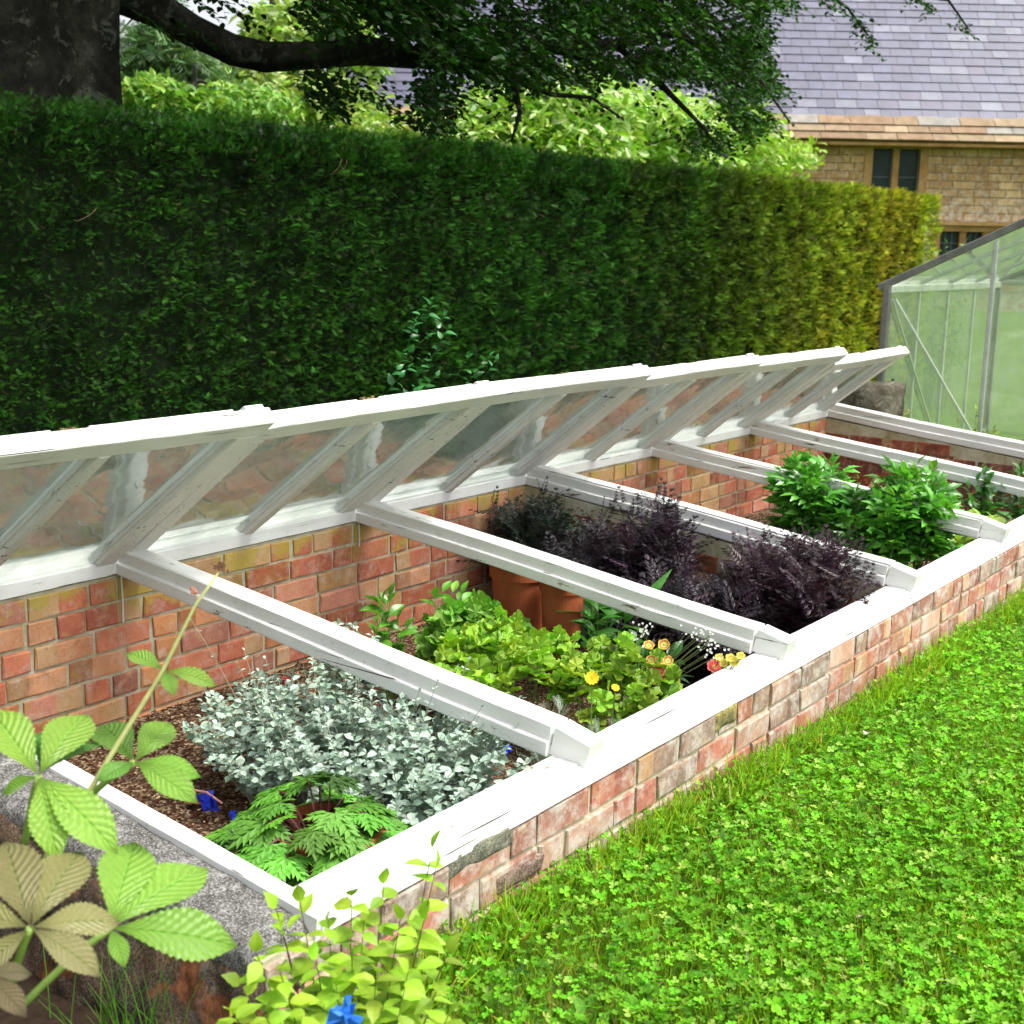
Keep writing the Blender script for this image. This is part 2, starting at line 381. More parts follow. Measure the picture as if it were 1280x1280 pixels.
def stone_wall_mat():
    m, nt, out = newmat('ham_stone_wall'); h = N(nt); p = h.attr('luv').outputs['Vector']
    bt = h.new('ShaderNodeTexBrick'); nt.links.new(h.mix(.5, p, p), bt.inputs['Vector']) if 0 else nt.links.new(p, bt.inputs['Vector'])
    bt.offset_frequency = 2; bt.squash = .7; bt.squash_frequency = 3
    bt.inputs['Scale'].default_value = 1; bt.inputs['Brick Width'].default_value = .62; bt.inputs['Row Height'].default_value = .21; bt.inputs['Mortar Size'].default_value = .02; bt.inputs['Mortar Smooth'].default_value = .4
    bt.inputs['Color1'].default_value = (.38, .23, .085, 1); bt.inputs['Color2'].default_value = (.58, .40, .19, 1); bt.inputs['Mortar'].default_value = (.20, .14, .08, 1)
    q = geo_pos(h); n1 = h.noise(q, 1.3, 7, .7); n2 = h.noise(q, 7, 7, .75)
    c = h.mix(h.step(n1, .38, .6, 0, .8), bt.outputs['Color'], (.27, .16, .09))
    sep = h.new('ShaderNodeSeparateXYZ'); nt.links.new(q, sep.inputs[0])
    low = h.step(sep.outputs['Z'], 2.9, 1.7, .0, 1)
    pale = h.math('MULTIPLY', low, h.step(n2, .42, .56, 0, .75))
    c = h.mix(pale, c, (.55, .50, .45)); c = h.mix(h.step(n2, .50, .64, 0, .42), c, (.62, .57, .48)); c = h.mix(h.step(h.noise(q, 3.1, 6, .7), .55, .7, 0, .55), c, (.16, .10, .06)); 
    b = h.bsdf(c, .95, .1, h.bump(h.math('ADD', n2, h.math('MULTIPLY', bt.outputs['Fac'], -1.)), .8, .03)); nt.links.new(b.outputs[0], out.inputs[0]); return m
M['hamstone'] = stone_wall_mat()
M['dressed'] = stonemat('dressed_stone', [(.18, .09, .03), (.27, .15, .055), (.33, .20, .08), (.38, .26, .13)], 2, .5, .01, False)
def soil_mat():
    m, nt, out = newmat('bark_soil'); h = N(nt); p = geo_pos(h)
    v = h.new('ShaderNodeTexVoronoi'); v.inputs['Scale'].default_value = 110; nt.links.new(p, v.inputs['Vector'])
    vc = h.new('ShaderNodeSeparateColor'); nt.links.new(v.outputs['Color'], vc.inputs[0])
    c = h.ramp(vc.outputs[0], [(.0, (.03, .015, .01)), (.45, (.09, .04, .022)), (.7, (.22, .13, .07)), (.9, (.42, .33, .22))])
    n = h.noise(p, 7, 6); c = h.mix(h.step(n, .4, .65, 0, .8), c, (.035, .018, .012))
    b = h.bsdf(c, .95, .1, h.bump(v.outputs['Distance'], .8, .01)); nt.links.new(b.outputs[0], out.inputs[0]); return m
M['soil'] = soil_mat()
def lawn_mat():
    m, nt, out = newmat('turf'); h = N(nt); p = geo_pos(h)
    c = h.ramp(h.noise(p, 5, 7, .7), [(.3, (.035, .075, .010)), (.5, (.08, .15, .018)), (.7, (.15, .20, .04))])
    b = h.bsdf(c, .95, .1, h.bump(h.noise(p, 60, 4), .8, .02)); nt.links.new(b.outputs[0], out.inputs[0]); return m
M['turf'] = lawn_mat()

# ================================================================== SETTING
g = Acc(); xs = np.unique(np.concatenate([[-300, -60, -12], np.linspace(-4, 16, 61), [.08, .12, 6.7, 6.74], [30, 90, 300]])); ys = np.unique(np.concatenate([[-300, -60, -14], np.linspace(-8, 6, 45), [-1.76, -1.73, .08, .11], [14, 60, 300]]))
GX, GY = np.meshgrid(xs, ys, indexing='ij'); GZ = ground_z(GX, GY)+.008*noise3(np.stack([GX, GY, GX*0], -1), 1.5)
GZ = np.where((GX > .1) & (GX < 6.72) & (GY > -1.745) & (GY < .095), -.66, GZ)
nx, ny = GX.shape
g.raw(np.stack([GX, GY, GZ], -1).reshape(-1, 3), [(i*ny+j, (i+1)*ny+j, (i+1)*ny+j+1, i*ny+j+1) for i in range(nx-1) for j in range(ny-1)])
tag(g.build('ground', M['turf'], smooth=True), kind='structure')

# grass blades and clover, denser where the lawn lies close
def lawn_points(n, xr=(-.6, 8.5), yr=(-5.2, -1.83), ref=2.9, pw=1.5, margin=160):
    P = np.stack([rng.uniform(*xr, n), rng.uniform(*yr, n), np.zeros(n)], -1); P[:, 2] = ground_z(P[:, 0], P[:, 1])
    u, v, z = project(P)
    ok = (u > -margin) & (u < 1280+margin) & (v < 1280+margin) & (z > .5) & (rng.random(n) < np.clip((ref/np.maximum(z, .5))**pw, .0, 1))
    ok &= ~((P[:, 0] < .0) & (P[:, 1] > -2.0)) 
    return P[ok]
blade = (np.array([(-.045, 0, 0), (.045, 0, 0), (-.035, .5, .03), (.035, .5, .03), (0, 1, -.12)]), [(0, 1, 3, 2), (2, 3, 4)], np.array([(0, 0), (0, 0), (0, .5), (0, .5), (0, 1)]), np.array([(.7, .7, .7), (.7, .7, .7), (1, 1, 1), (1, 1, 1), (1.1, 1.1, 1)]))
P = lawn_points(430000); k = len(P)
hgt = rng.uniform(.03, .072, k)*(1+.3*noise3(P, 2.2)); hgt *= np.where(P[:, 1] > -1.95, 1.6, 1)
d = np.stack([rng.normal(0, .5, k), rng.normal(0, .5, k), np.ones(k)], -1)
cols = vary((.20, .38, .02), k, .28, .1); patch = noise3(P, 1.6, 1)
cols = cols*(1+.18*patch[:, None]); dry = rng.random(k) < .09+.06*noise3(P, 2.7, 2); cols[dry] = vary((.36, .31, .12), dry.sum())
yl = (rng.random(k) < .3); cols[yl] = cols[yl]*np.array([1.5, 1.15, .8])
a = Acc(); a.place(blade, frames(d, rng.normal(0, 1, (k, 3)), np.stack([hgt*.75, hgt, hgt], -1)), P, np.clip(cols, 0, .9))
# taller tufts at the foot of the wall
kk = 2600; tx = np.concatenate([rng.choice(np.array([1.35, 1.42, 1.85, 1.95, 2.3, 2.9, .75, 3.6, 4.4]), kk//2)+rng.normal(0, .07, kk//2), rng.uniform(.1, 6, kk//2)])
P2 = np.stack([tx, -1.84-np.abs(rng.normal(0, .045, kk)), np.zeros(kk)], -1); P2[:, 2] = ground_z(P2[:, 0], 0)
h2 = rng.uniform(.05, .115, kk); d2 = np.stack([rng.normal(0, .35, kk), rng.normal(-.25, .3, kk), np.ones(kk)], -1)
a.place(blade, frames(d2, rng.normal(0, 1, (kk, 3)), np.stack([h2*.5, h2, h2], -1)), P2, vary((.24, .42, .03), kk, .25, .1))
tag(a.build('grass', M['grass']), kind='stuff', cat=None)
# clover
def T_clover():
    lf = np.array([(0, 0, 0), (-.36, .35, .09), (-.47, .75, .16), (-.22, 1.0, .12), (0, .9, .03), (.22, 1.0, .12), (.47, .75, .16), (.36, .35, .09), (0, .5, .0)])
    F = [(0, 8, 1), (1, 8, 2), (2, 8, 3), (3, 8, 4), (4, 8, 5), (5, 8, 6), (6, 8, 7), (7, 8, 0)]
    uv = np.array([(0, 0)]*9); t = (lf, F, uv)
    return T_merge([(t, q, (0, 0, 0), 1, .12) for q in (0, 2.1, -2.1)])
TC = T_clover(); LAWN = leafmat('clover_leaf', rough=.6, trans=.32, spec=.12)
P = lawn_points(170000, ref=3.0, pw=1.2); pn = noise3(P, 1.7, 2)+.5*noise3(P, 5, 1); P = P[(pn > -.75+rng.normal(0, .45, len(P)))]; k = len(P)
z0 = rng.uniform(.025, .062, k)*(1+.25*noise3(P, 3)); Q = P+np.stack([rng.normal(0, .012, k), rng.normal(0, .012, k), z0], -1)
up = np.stack([rng.normal(0, .38, k), rng.normal(0, .38, k), np.ones(k)], -1); dr = np.cross(up, rng.normal(0, 1, (k, 3)))
cols = vary((.135, .37, .018), k, .28, .09)*np.clip(1+.25*noise3(P, 2.1, 1)+.2*noise3(P, 7, 2), .5, 1.6)[:, None]; pale = rng.random(k) < .12; cols[pale] = vary((.30, .50, .08), pale.sum(), .18, .08)
a = Acc(); sc = rng.uniform(.0065, .0145, k); a.place(TC, frames(dr, up, sc), Q, cols)
st_ = (np.array([(-.5, 0, 0), (.5, 0, 0), (0, 1, 0)]), [(0, 1, 2)], np.zeros((3, 2)))
a.place(st_, frames(Q-P, rng.normal(0, 1, (k, 3)), np.stack([np.full(k, .0016), np.linalg.norm(Q-P, axis=1), np.ones(k)], -1)), P, vary((.1, .22, .04), k))
# scattered broad plantain leaves among the clover
P = lawn_points(5200, ref=3, pw=1.); k = len(P); TL = T_leaf(1, .5, 4, .5, .25, .35)
dd = np.stack([rng.normal(0, 1, k), rng.normal(0, 1, k), rng.uniform(.3, 1.2, k)], -1)
a.place(TL, frames(dd, np.tile([0, 0, 1.], (k, 1))+rng.normal(0, .3, (k, 3)), rng.uniform(.025, .055, k)), P+[0, 0, .02], vary((.12, .30, .035), k, .25))
tag(a.build('clover', LAWN), kind='stuff')
# dark bare border soil in front of the near end wall
g = Acc(); gx, gy = np.meshgrid(np.linspace(-1.6, .06, 30), np.linspace(-2.12, .5, 44), indexing='ij'); gz = ground_z(gx, gy)+.014+.02*noise3(np.stack([gx, gy, gx*0], -1), 6); 
g.raw(np.stack([gx, gy, gz], -1).reshape(-1, 3), [(i*44+j, (i+1)*44+j, (i+1)*44+j+1, i*44+j+1) for i in range(29) for j in range(43)]); tag(g.build('border_soil', simple('border_earth', (.035, .022, .014), .95, .1, 30, .6, .8, .02), smooth=True), kind='structure')
g = Acc(); gx, gy = np.meshgrid(np.linspace(-4, 7.4, 90), np.linspace(.2, 1.6, 14), indexing='ij'); gz = ground_z(gx, gy)+.016+.015*noise3(np.stack([gx, gy, gx*0], -1), 6)
g.raw(np.stack([gx, gy, gz], -1).reshape(-1, 3), [(i*14+j, (i+1)*14+j, (i+1)*14+j+1, i*14+j+1) for i in range(89) for j in range(13)]); tag(g.build('hedge_foot_soil', simple('hedge_shade_earth', (.03, .022, .014), .95, .1, 30, .6, .8, .02), smooth=True), kind='structure')  # bare earth kept dark, standing for the deep shade behind the wall
# fallen leaves lying on the lawn
for i, (u, v) in enumerate([(575, 0)]*0+[(1070, 1147), (1082, 918), (955, 958)]):
    q = atz(u, v, -.42); lf = T_leaf(.05, .028, 6, .5, .4, .4); a = Acc()
    a.place(lf, frames(np.array([[1, .5*i-.3, .1]]), np.array([[.1, .1, 1.]]), np.array([1.])), q[None, :], np.array([(.62, .5, .4)]))
    o = a.build('fallen_leaf', M['leaf_felt'])
    tag(o, ['pale curled dead leaf lying in the clover in the middle of the lawn', 'small buff dead leaf on the grass well out from the brick wall', 'small tan dead leaf on the grass close to the wall foot'][i], 'leaf', 'dead leaves on the lawn')

# ================================================================== COLD FRAME
frame = thing('brick_cold_frame', 'long low brick cold frame with white timber rails and crossbars over planted beds', 'cold frame', (.23, -D, -.5))
def child(acc, name, mat, parent, **kw):
    o = acc.build(name, mat, None, **kw); o.parent = parent
    mw = Matrix.Translation(parent.location)@Matrix.Rotation(parent.rotation_euler.z, 4, 'Z')
    pp = parent.parent
    while pp is not None:
        mw = Matrix.Translation(pp.location)@Matrix.Rotation(pp.rotation_euler.z, 4, 'Z')@mw; pp = pp.parent
    o.matrix_parent_inverse = mw.inverted(); return o
BR = [(.56, .19, .11), (.52, .16, .09), (.58, .22, .11), (.60, .27, .12), (.48, .15, .09), (.56, .34, .17), (.40, .17, .12), (.58, .25, .17), (.55, .18, .10), (.58, .21, .12), (.60, .30, .16)]
def brick_face(acc, o, du, nrm, length, height, palette, course=.08, top=None, seed=0, rough=.0019):
    """bricks of one wall face; o = lower corner, du = unit along, nrm = unit outward"""
    r = np.random.default_rng(seed); o = np.array(o, float); du = np.array(du, float); nrm = np.array(nrm, float); up = np.array([0, 0, 1.])
    rows = int(height/course+.01); z0 = height-rows*course
    for j in range(-1, rows):
        zb = z0+j*course; zt = zb+course-.011
        x = -r.uniform(0, .2); flip = (j % 2)
        while x < length:
            w = .218 if (flip or r.random() < .55) else .105
            if r.random() < .12: w = .105
            flip = r.random() < .5
            a0, a1 = max(x, 0), min(x+w-.011, length); x += w+r.uniform(-.003, .006)
            if a1-a0 < .02: continue
            c = np.array(palette[r.integers(len(palette))])*r.uniform(.8, 1.15)
            pr = .0065+r.uniform(-.002, .004); ch = .004
            zb2 = max(zb, 0)
            P = []
            for (aa, zz, dd) in [(a0, zb2, -.02), (a1, zb2, -.02), (a1, zt, -.02), (a0, zt, -.02), (a0, zb2, pr-.003), (a1, zb2, pr-.003), (a1, zt, pr-.003), (a0, zt, pr-.003),
                                 (a0+ch, zb2+ch, pr), (a1-ch, zb2+ch, pr), (a1-ch, zt-ch, pr), (a0+ch, zt-ch, pr)]:
                P.append(o+du*(aa+r.normal(0, rough))+up*(zz+r.normal(0, rough))+nrm*(dd+r.normal(0, rough*.6)))
            # two-tone bricks: the flashed end gets its own colour
            F = [(4, 5, 9, 8), (5, 6, 10, 9), (6, 7, 11, 10), (7, 4, 8, 11), (8, 9, 10, 11), (0, 1, 5, 4), (1, 2, 6, 5), (2, 3, 7, 6), (3, 0, 4, 7)]
            cc = np.tile(c, (12, 1))
            if w > .15 and r.random() < .6:
                k = r.uniform(.28, .5); side = r.random() < .5; c2 = c*r.uniform(.62, .8) if r.random() < .5 else np.array([.55, .34, .18])*r.uniform(.8, 1.1)
                P = np.array(P); am = a0+(a1-a0)*(k if side else 1-k)
                def mid(i, l): t = (am-a0)/(a1-a0); return P[i]*(1-t)+P[l]*t
                L4, L7, L8, L11, L0, L3 = 4, 7, 8, 11, 0, 3
                m = np.array([mid(4, 5), mid(7, 6), mid(8, 9), mid(11, 10)])
                VL = np.array([P[4], m[0], m[1], P[7], P[8], m[2], m[3], P[11]]); VR = np.array([m[0], P[5], P[6], m[1], m[2], P[9], P[10], m[3]])
                FL = [(0, 1, 5, 4), (2, 3, 7, 6), (3, 0, 4, 7), (4, 5, 6, 7)]; FR = [(0, 1, 5, 4), (1, 2, 6, 5), (2, 3, 7, 6), (4, 5, 6, 7)]
                acc.raw(VL, FL, c2 if side else c); acc.raw(VR, FR, c if side else c2)
                acc.raw(P[:8], [(0, 1, 5, 4), (1, 2, 6, 5), (2, 3, 7, 6), (3, 0, 4, 7)], c)
            else:
                acc.raw(P, F, cc)
def wall(name, x0, x1, y0, y1, z0, z1, faces, mat, palette, label=None, zslope=None):
    """mortar core with brick faces; faces: list of 'x-','y-' etc"""
    core = Acc(); zt = zslope or (lambda y: z1)
    V = [(x, y, z) for x in (x0, x1) for y in (y0, y1) for z in (z0, None)]
    V = [(x, y, (zt(y) if z is None else z)) for x, y, z in V]
    core.raw(V, [(0, 1, 3, 2), (4, 6, 7, 5), (0, 4, 5, 1), (2, 3, 7, 6), (0, 2, 6, 4), (1, 5, 7, 3)])
    o = child(core, 'mortar', M['mortar'], frame)
    a = Acc()
    for i, f in enumerate(faces):
        zz = z1 if zslope is None else z1
        if f == 'y-': brick_face(a, (x0, y0, z0), (1, 0, 0), (0, -1, 0), x1-x0, z1-z0, palette, seed=int(x0*100+i+abs(y0)*50))
        if f == 'y+': brick_face(a, (x1, y1, z0), (-1, 0, 0), (0, 1, 0), x1-x0, z1-z0, palette, seed=9+i)
        if f == 'x-': brick_face(a, (x0, y1, z0), (0, -1, 0), (-1, 0, 0), y1-y0, z1-z0, palette, seed=21+int(x0*10))
        if f == 'x+': brick_face(a, (x1, y0, z0), (0, 1, 0), (1, 0, 0), y1-y0, z1-z0, palette, seed=33+int(x0*10))
    b = child(a, name, mat, frame)
    o.parent = b; o.matrix_parent_inverse = (Matrix.Translation(frame.location)).inverted()@Matrix.Identity(4)
    o.matrix_parent_inverse = Matrix.Identity(4)
    return b, o
XE = 6*W
walls = [
    wall('back_wall', .0, XE+.22, .006, .222, -.68, -.004, ['y-', 'y+'], M['brick_in'], BR+[(.52, .30, .12), (.5, .16, .08)]),
    wall('front_wall', .06, XE+.22, -D-.108, -D+.10-.10, -.68, -H-.042, ['y-', 'y+'], M['brick_out'], [(.40, .17, .11), (.44, .2, .14), (.36, .14, .10), (.48, .3, .22), (.33, .16, .12), (.30, .22, .17), (.45, .18, .12)]),
]
SL = math.atan2(H, D); TS = H/D       # fall of the crossbars from back to front
def zs(y): return TS*y                  # height of the glazing plane at y
# cross wall and far end wall stand under their crossbars, stepping down with the fall
def stepped(name, x0, x1, mat, palette, sd):
    a = Acc(); core = Acc(); n = 8
    for i in range(n):
        ya = -D+(D+.0)*i/n; yb = -D+(D+.0)*(i+1)/n-.0005
        box(core, ((x0+x1)/2, (ya+yb)/2, (zs(ya)-.012-.68)/2), (x1-x0, yb-ya, zs(ya)-.012+.68))
    brick_face(a, (x0, .0, -.68), (0, -1, 0), (-1, 0, 0), D, .68-H-.01, palette, seed=sd)
    # upper courses shortened where the bar comes down
    for j in range(2):
        z = -H-.01+j*.08; y_end = (z+.075)/TS
        if y_end < -.1: brick_face(a, (x0, .0, z), (0, -1, 0), (-1, 0, 0), -y_end if -y_end < D else D, .08, palette, seed=sd+j+1)
        else: pass
    b = child(a, name, mat, frame); o = core.build('mortar', M['mortar']); o.parent = b; return b, o
def stepped2(name, x0, x1, mat, palette, sd):
    a = Acc(); core = Acc()
    core.raw([(x0, -D+.001, -.68), (x0, .0055, -.68), (x1, .0055, -.68), (x1, -D+.001, -.68), (x0, -D+.001, zs(-D)-.006), (x0, .0055, -.008), (x1, .0055, -.008), (x1, -D+.001, zs(-D)-.006)],
             [(0, 1, 2, 3)[::-1], (4, 5, 6, 7), (0, 4, 7, 3)[::-1], (1, 2, 6, 5), (0, 1, 5, 4)[::-1], (2, 3, 7, 6)])
    rows = 8; c = .08
    for j in range(rows):
        zt = -.012-j*c; zb = zt-c
        ye = -D if zt < zs(-D) else zt/TS      # course stops where the bar cuts it
        if -ye > .12: brick_face(a, (x0, .0, zb), (0, -1, 0), (-1, 0, 0), -ye-.01, c, palette, seed=sd+j)
    b = child(a, name, mat, frame); o = core.build('mortar', M['mortar']); o.parent = b; return b, o
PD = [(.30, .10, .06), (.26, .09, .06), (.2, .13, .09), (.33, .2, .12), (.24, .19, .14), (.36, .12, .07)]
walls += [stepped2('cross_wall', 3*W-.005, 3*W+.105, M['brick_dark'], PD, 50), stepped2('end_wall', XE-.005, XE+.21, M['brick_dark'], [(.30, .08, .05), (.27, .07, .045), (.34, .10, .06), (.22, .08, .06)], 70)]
for b, o in walls:      # mortar sits exactly where it was modelled
    o.matrix_parent_inverse = Matrix.Translation(frame.location).inverted() if False else Matrix.Identity(4)
    o.parent = b
    bpy.context.view_layer.update(); o.matrix_world = Matrix.Identity(4)

# near end wall: rough old masonry under a rounded, lichened concrete coping
def blob_wall(acc, x0, x1, y0, y1, z0, zt, n=(8, 40, 14), amp=.02, rnd=.05, f=5, batter=0.):
    nx, ny, nz = n; V = {}; L = []; F = []
    def vid(i, j, k):
        if (i, j, k) in V: return V[(i, j, k)]
        a, b, c = i/nx, j/ny, k/nz; y = y0+(y1-y0)*b; zz = zt(y); zb = z0(y) if callable(z0) else z0; bt = (batter*(1-c)*(1-a)); p = np.array([x0+(x1-x0)*a-bt, y, zb+(zz-zb)*c])
        # rounded corners
        ctr = np.array([min(max(p[0], x0-bt+rnd), x1-rnd), min(max(p[1], y0+rnd), y1-rnd), min(max(p[2], zb), zz-rnd)]); dv = p-ctr; l = np.linalg.norm(dv)
        if l > rnd: p = ctr+dv/l*rnd
        q = noise3(p, f)*amp+noise3(p, f*3.1, 1)*amp*.45+noise3(p, f*9, 2)*amp*.16
        nn = norm(dv) if l > 1e-6 else np.array([0, 0, 0.]); p = p+nn*q
        V[(i, j, k)] = len(L); L.append(p); return V[(i, j, k)]
    for j in range(ny):
        for k in range(nz):
            F.append((vid(0, j, k), vid(0, j, k+1), vid(0, j+1, k+1), vid(0, j+1, k))); F.append((vid(nx, j, k), vid(nx, j+1, k), vid(nx, j+1, k+1), vid(nx, j, k+1)))
    for i in range(nx):
        for k in range(nz):
            F.append((vid(i, 0, k), vid(i+1, 0, k), vid(i+1, 0, k+1), vid(i, 0, k+1))); F.append((vid(i, ny, k), vid(i, ny, k+1), vid(i+1, ny, k+1), vid(i+1, ny, k)))
        for j in range(ny):
            F.append((vid(i, j, nz), vid(i+1, j, nz), vid(i+1, j+1, nz), vid(i, j+1, nz)))
    acc.raw(np.array(L), F)
a = Acc(); blob_wall(a, .035, .19, -D-.115, .1, -.7, lambda y: zs(y)-.055, (20, 190, 60), .02, .03, 7, .17)
lo = child(a, 'near_end_wall', M['rubble'], frame, smooth=True)
a = Acc(); blob_wall(a, .045, .222, -D-.108, .12, lambda y: zs(y)-.085, lambda y: zs(y)-.010, (30, 220, 16), .007, .045, 7)
cp = child(a, 'coping', M['coping'], frame, smooth=True)
cp['label'] = 'rounded concrete coping blotched with white lichen'
# embedded brick lumps in the rough wall
for i, (u, v, sx) in enumerate([]):
    q = atx(u, v, -.06); a = Acc()
    box(a, (-.055, q[1], q[2]), (.05, sx, .06), 0, (.20, .075, .035) if i != 3 else (.24, .08, .045), jit=.006)
    child(a, 'embedded_brick', M['brick_dark'], frame, bevel=.012)

for (u, v, w_, hh_, mt, lb) in ((600, 1062, .26, .065, 'lichen_stone', 'grey green lichened stone block let into the brick front wall'), (905, 897, .16, .07, 'yellow_lichen', 'yellow lichened lump of stone in the front wall'), (650, 1090, .2, .05, 'rub', 'dark rough stone low in the front wall')):
    q = aty(u, v, -D-.112); a = Acc(); n_ = 10; xx, zz_ = np.meshgrid(np.linspace(-1, 1, 22), np.linspace(-1, 1, n_), indexing='ij')
    rr_ = np.maximum(np.abs(xx)**4, np.abs(zz_)**4); P_ = np.stack([q[0]+xx*w_/2, np.full_like(xx, -D-.111)-.010*(1-rr_), q[2]+zz_*hh_/2], -1).reshape(-1, 3); P_[:, 1] += .003*noise3(P_, 40)*(1-rr_.reshape(-1)); P_[:, 2] += .005*noise3(P_, 17, 1); P_[:, 0] += .006*noise3(P_, 13, 2)
    P_[:, 1] = np.where(rr_.reshape(-1) > .9, -D-.10, P_[:, 1])
    a.raw(P_, [(i*n_+j, (i+1)*n_+j, (i+1)*n_+j+1, i*n_+j+1) for i in range(21) for j in range(n_-1)])
    o = child(a, 'stone_block', {'lichen_stone': stonemat('lichen_stone', [(.06, .055, .04), (.13, .13, .10), (.22, .21, .15), (.38, .37, .3)], 25, .9, .008, dist=0.), 'yellow_lichen': stonemat('yellow_lichen', [(.05, .05, .03), (.16, .14, .06), (.32, .27, .08), (.4, .36, .16)], 25, .9, .008, dist=0.), 'rub': stonemat('brown_stone', [(.06, .04, .03), (.14, .09, .065), (.22, .15, .11), (.36, .32, .27)], 25, .9, .008, dist=0.)}[mt], frame, smooth=True); o['label'] = lb

# ---- timber of the frame
a = Acc(); sweep(a, [(-.004, -.0), (-.004, .042), (.0, .046), (.155, .062), (.16, .058), (.16, -.0)][::-1], (.02, 0, 0), (XE+.1, 0, 0), seg=60, warp=.002)
# sweep's side axis for a +X run is -Y: mirror so the board spans y 0..0.16
for arr in a.V: arr[:, 1] *= -1
a.L = [np.concatenate([l[s:s+t][::-1] for s, t in zip(np.concatenate([[0], np.cumsum(S)[:-1]]), S)]) for l, S in zip(a.L, a.S)]
for arr in a.V: arr[:, 1] = arr[:, 1]
br_ = child(a, 'back_rail', M['paint_x'], frame)
a = Acc(); sweep(a, [(.0, -.046), (.0, -.002), (.004, .0), (.080, -.001), (.0815, -.008), (.0845, -.008), (.086, -.005), (.112, -.014), (.117, -.019), (.117, -.046)][::-1], (.20, -D, -H), (XE+.12, -D, -H), seg=70, warp=.0035)
fr_ = child(a, 'front_rail', M['paint_rail'], frame)
a = Acc(); sweep(a, rect(-.022, .022, -.06, .0), (.209, .16, zs(0)+.005), (.209, -D-.118, -H-.004), seg=20, warp=.001)
child(a, 'end_rail', M['paint_y'], frame)
Tprof = [(-.040, .0), (.040, .0), (.042, .004), (.042, .036), (.040, .039), (.032, .041), (.032, .078), (.028, .083), (-.028, .083), (-.032, .078), (-.032, .041), (-.040, .039), (-.042, .036), (-.042, .004)]
for i in range(1, 7):
    x = i*W+.042; a = Acc()
    sweep(a, [(q[0]*1.14, q[1]*(1. if i < 6 else 1.05)) for q in Tprof], (x, .045, .048*0+zs(.045)+.0), (x, -D+.004, -H+.0), seg=26, jit=.0013, warp=.004)
    # the fin runs on over the front rail
    fin = [(-.032, .003), (.032, .003), (.032, .078), (.028, .083), (-.028, .083), (-.032, .078)]
    sweep(a, fin, (x, -D+.0045, -H+.002), (x, -D-.098, -H-.024), seg=4, jit=.001, warp=0)
    o = child(a, 'crossbar', M['paint_old'] if i == 4 else M['paint_y'], frame)
    if i in (3, 4): o['label'] = 'crossbar with paint worn off along its upper edge'
    if i in (3, 4):
        b = Acc(); sweep(b, rect(-.0325, .0325, .0835, .089, .002), (x, .03, zs(.03)), (x, -D-.0, -H), seg=26, jit=.001, warp=.004)
        b2 = b.build('weathered_strip', M['paint_old']); b2.parent = o; bpy.context.view_layer.update(); b2.matrix_world = Matrix.Identity(4)
for (x, z) in ((1*W+.004, -.16), (2*W+.004, -.10)):
    a = Acc(); tube(a, [(x, -.008, .0), (x+.002, -.009, z*.5), (x, -.010, z)], .0028, 5); child(a, 'paint_run', M['paint_x'], frame)

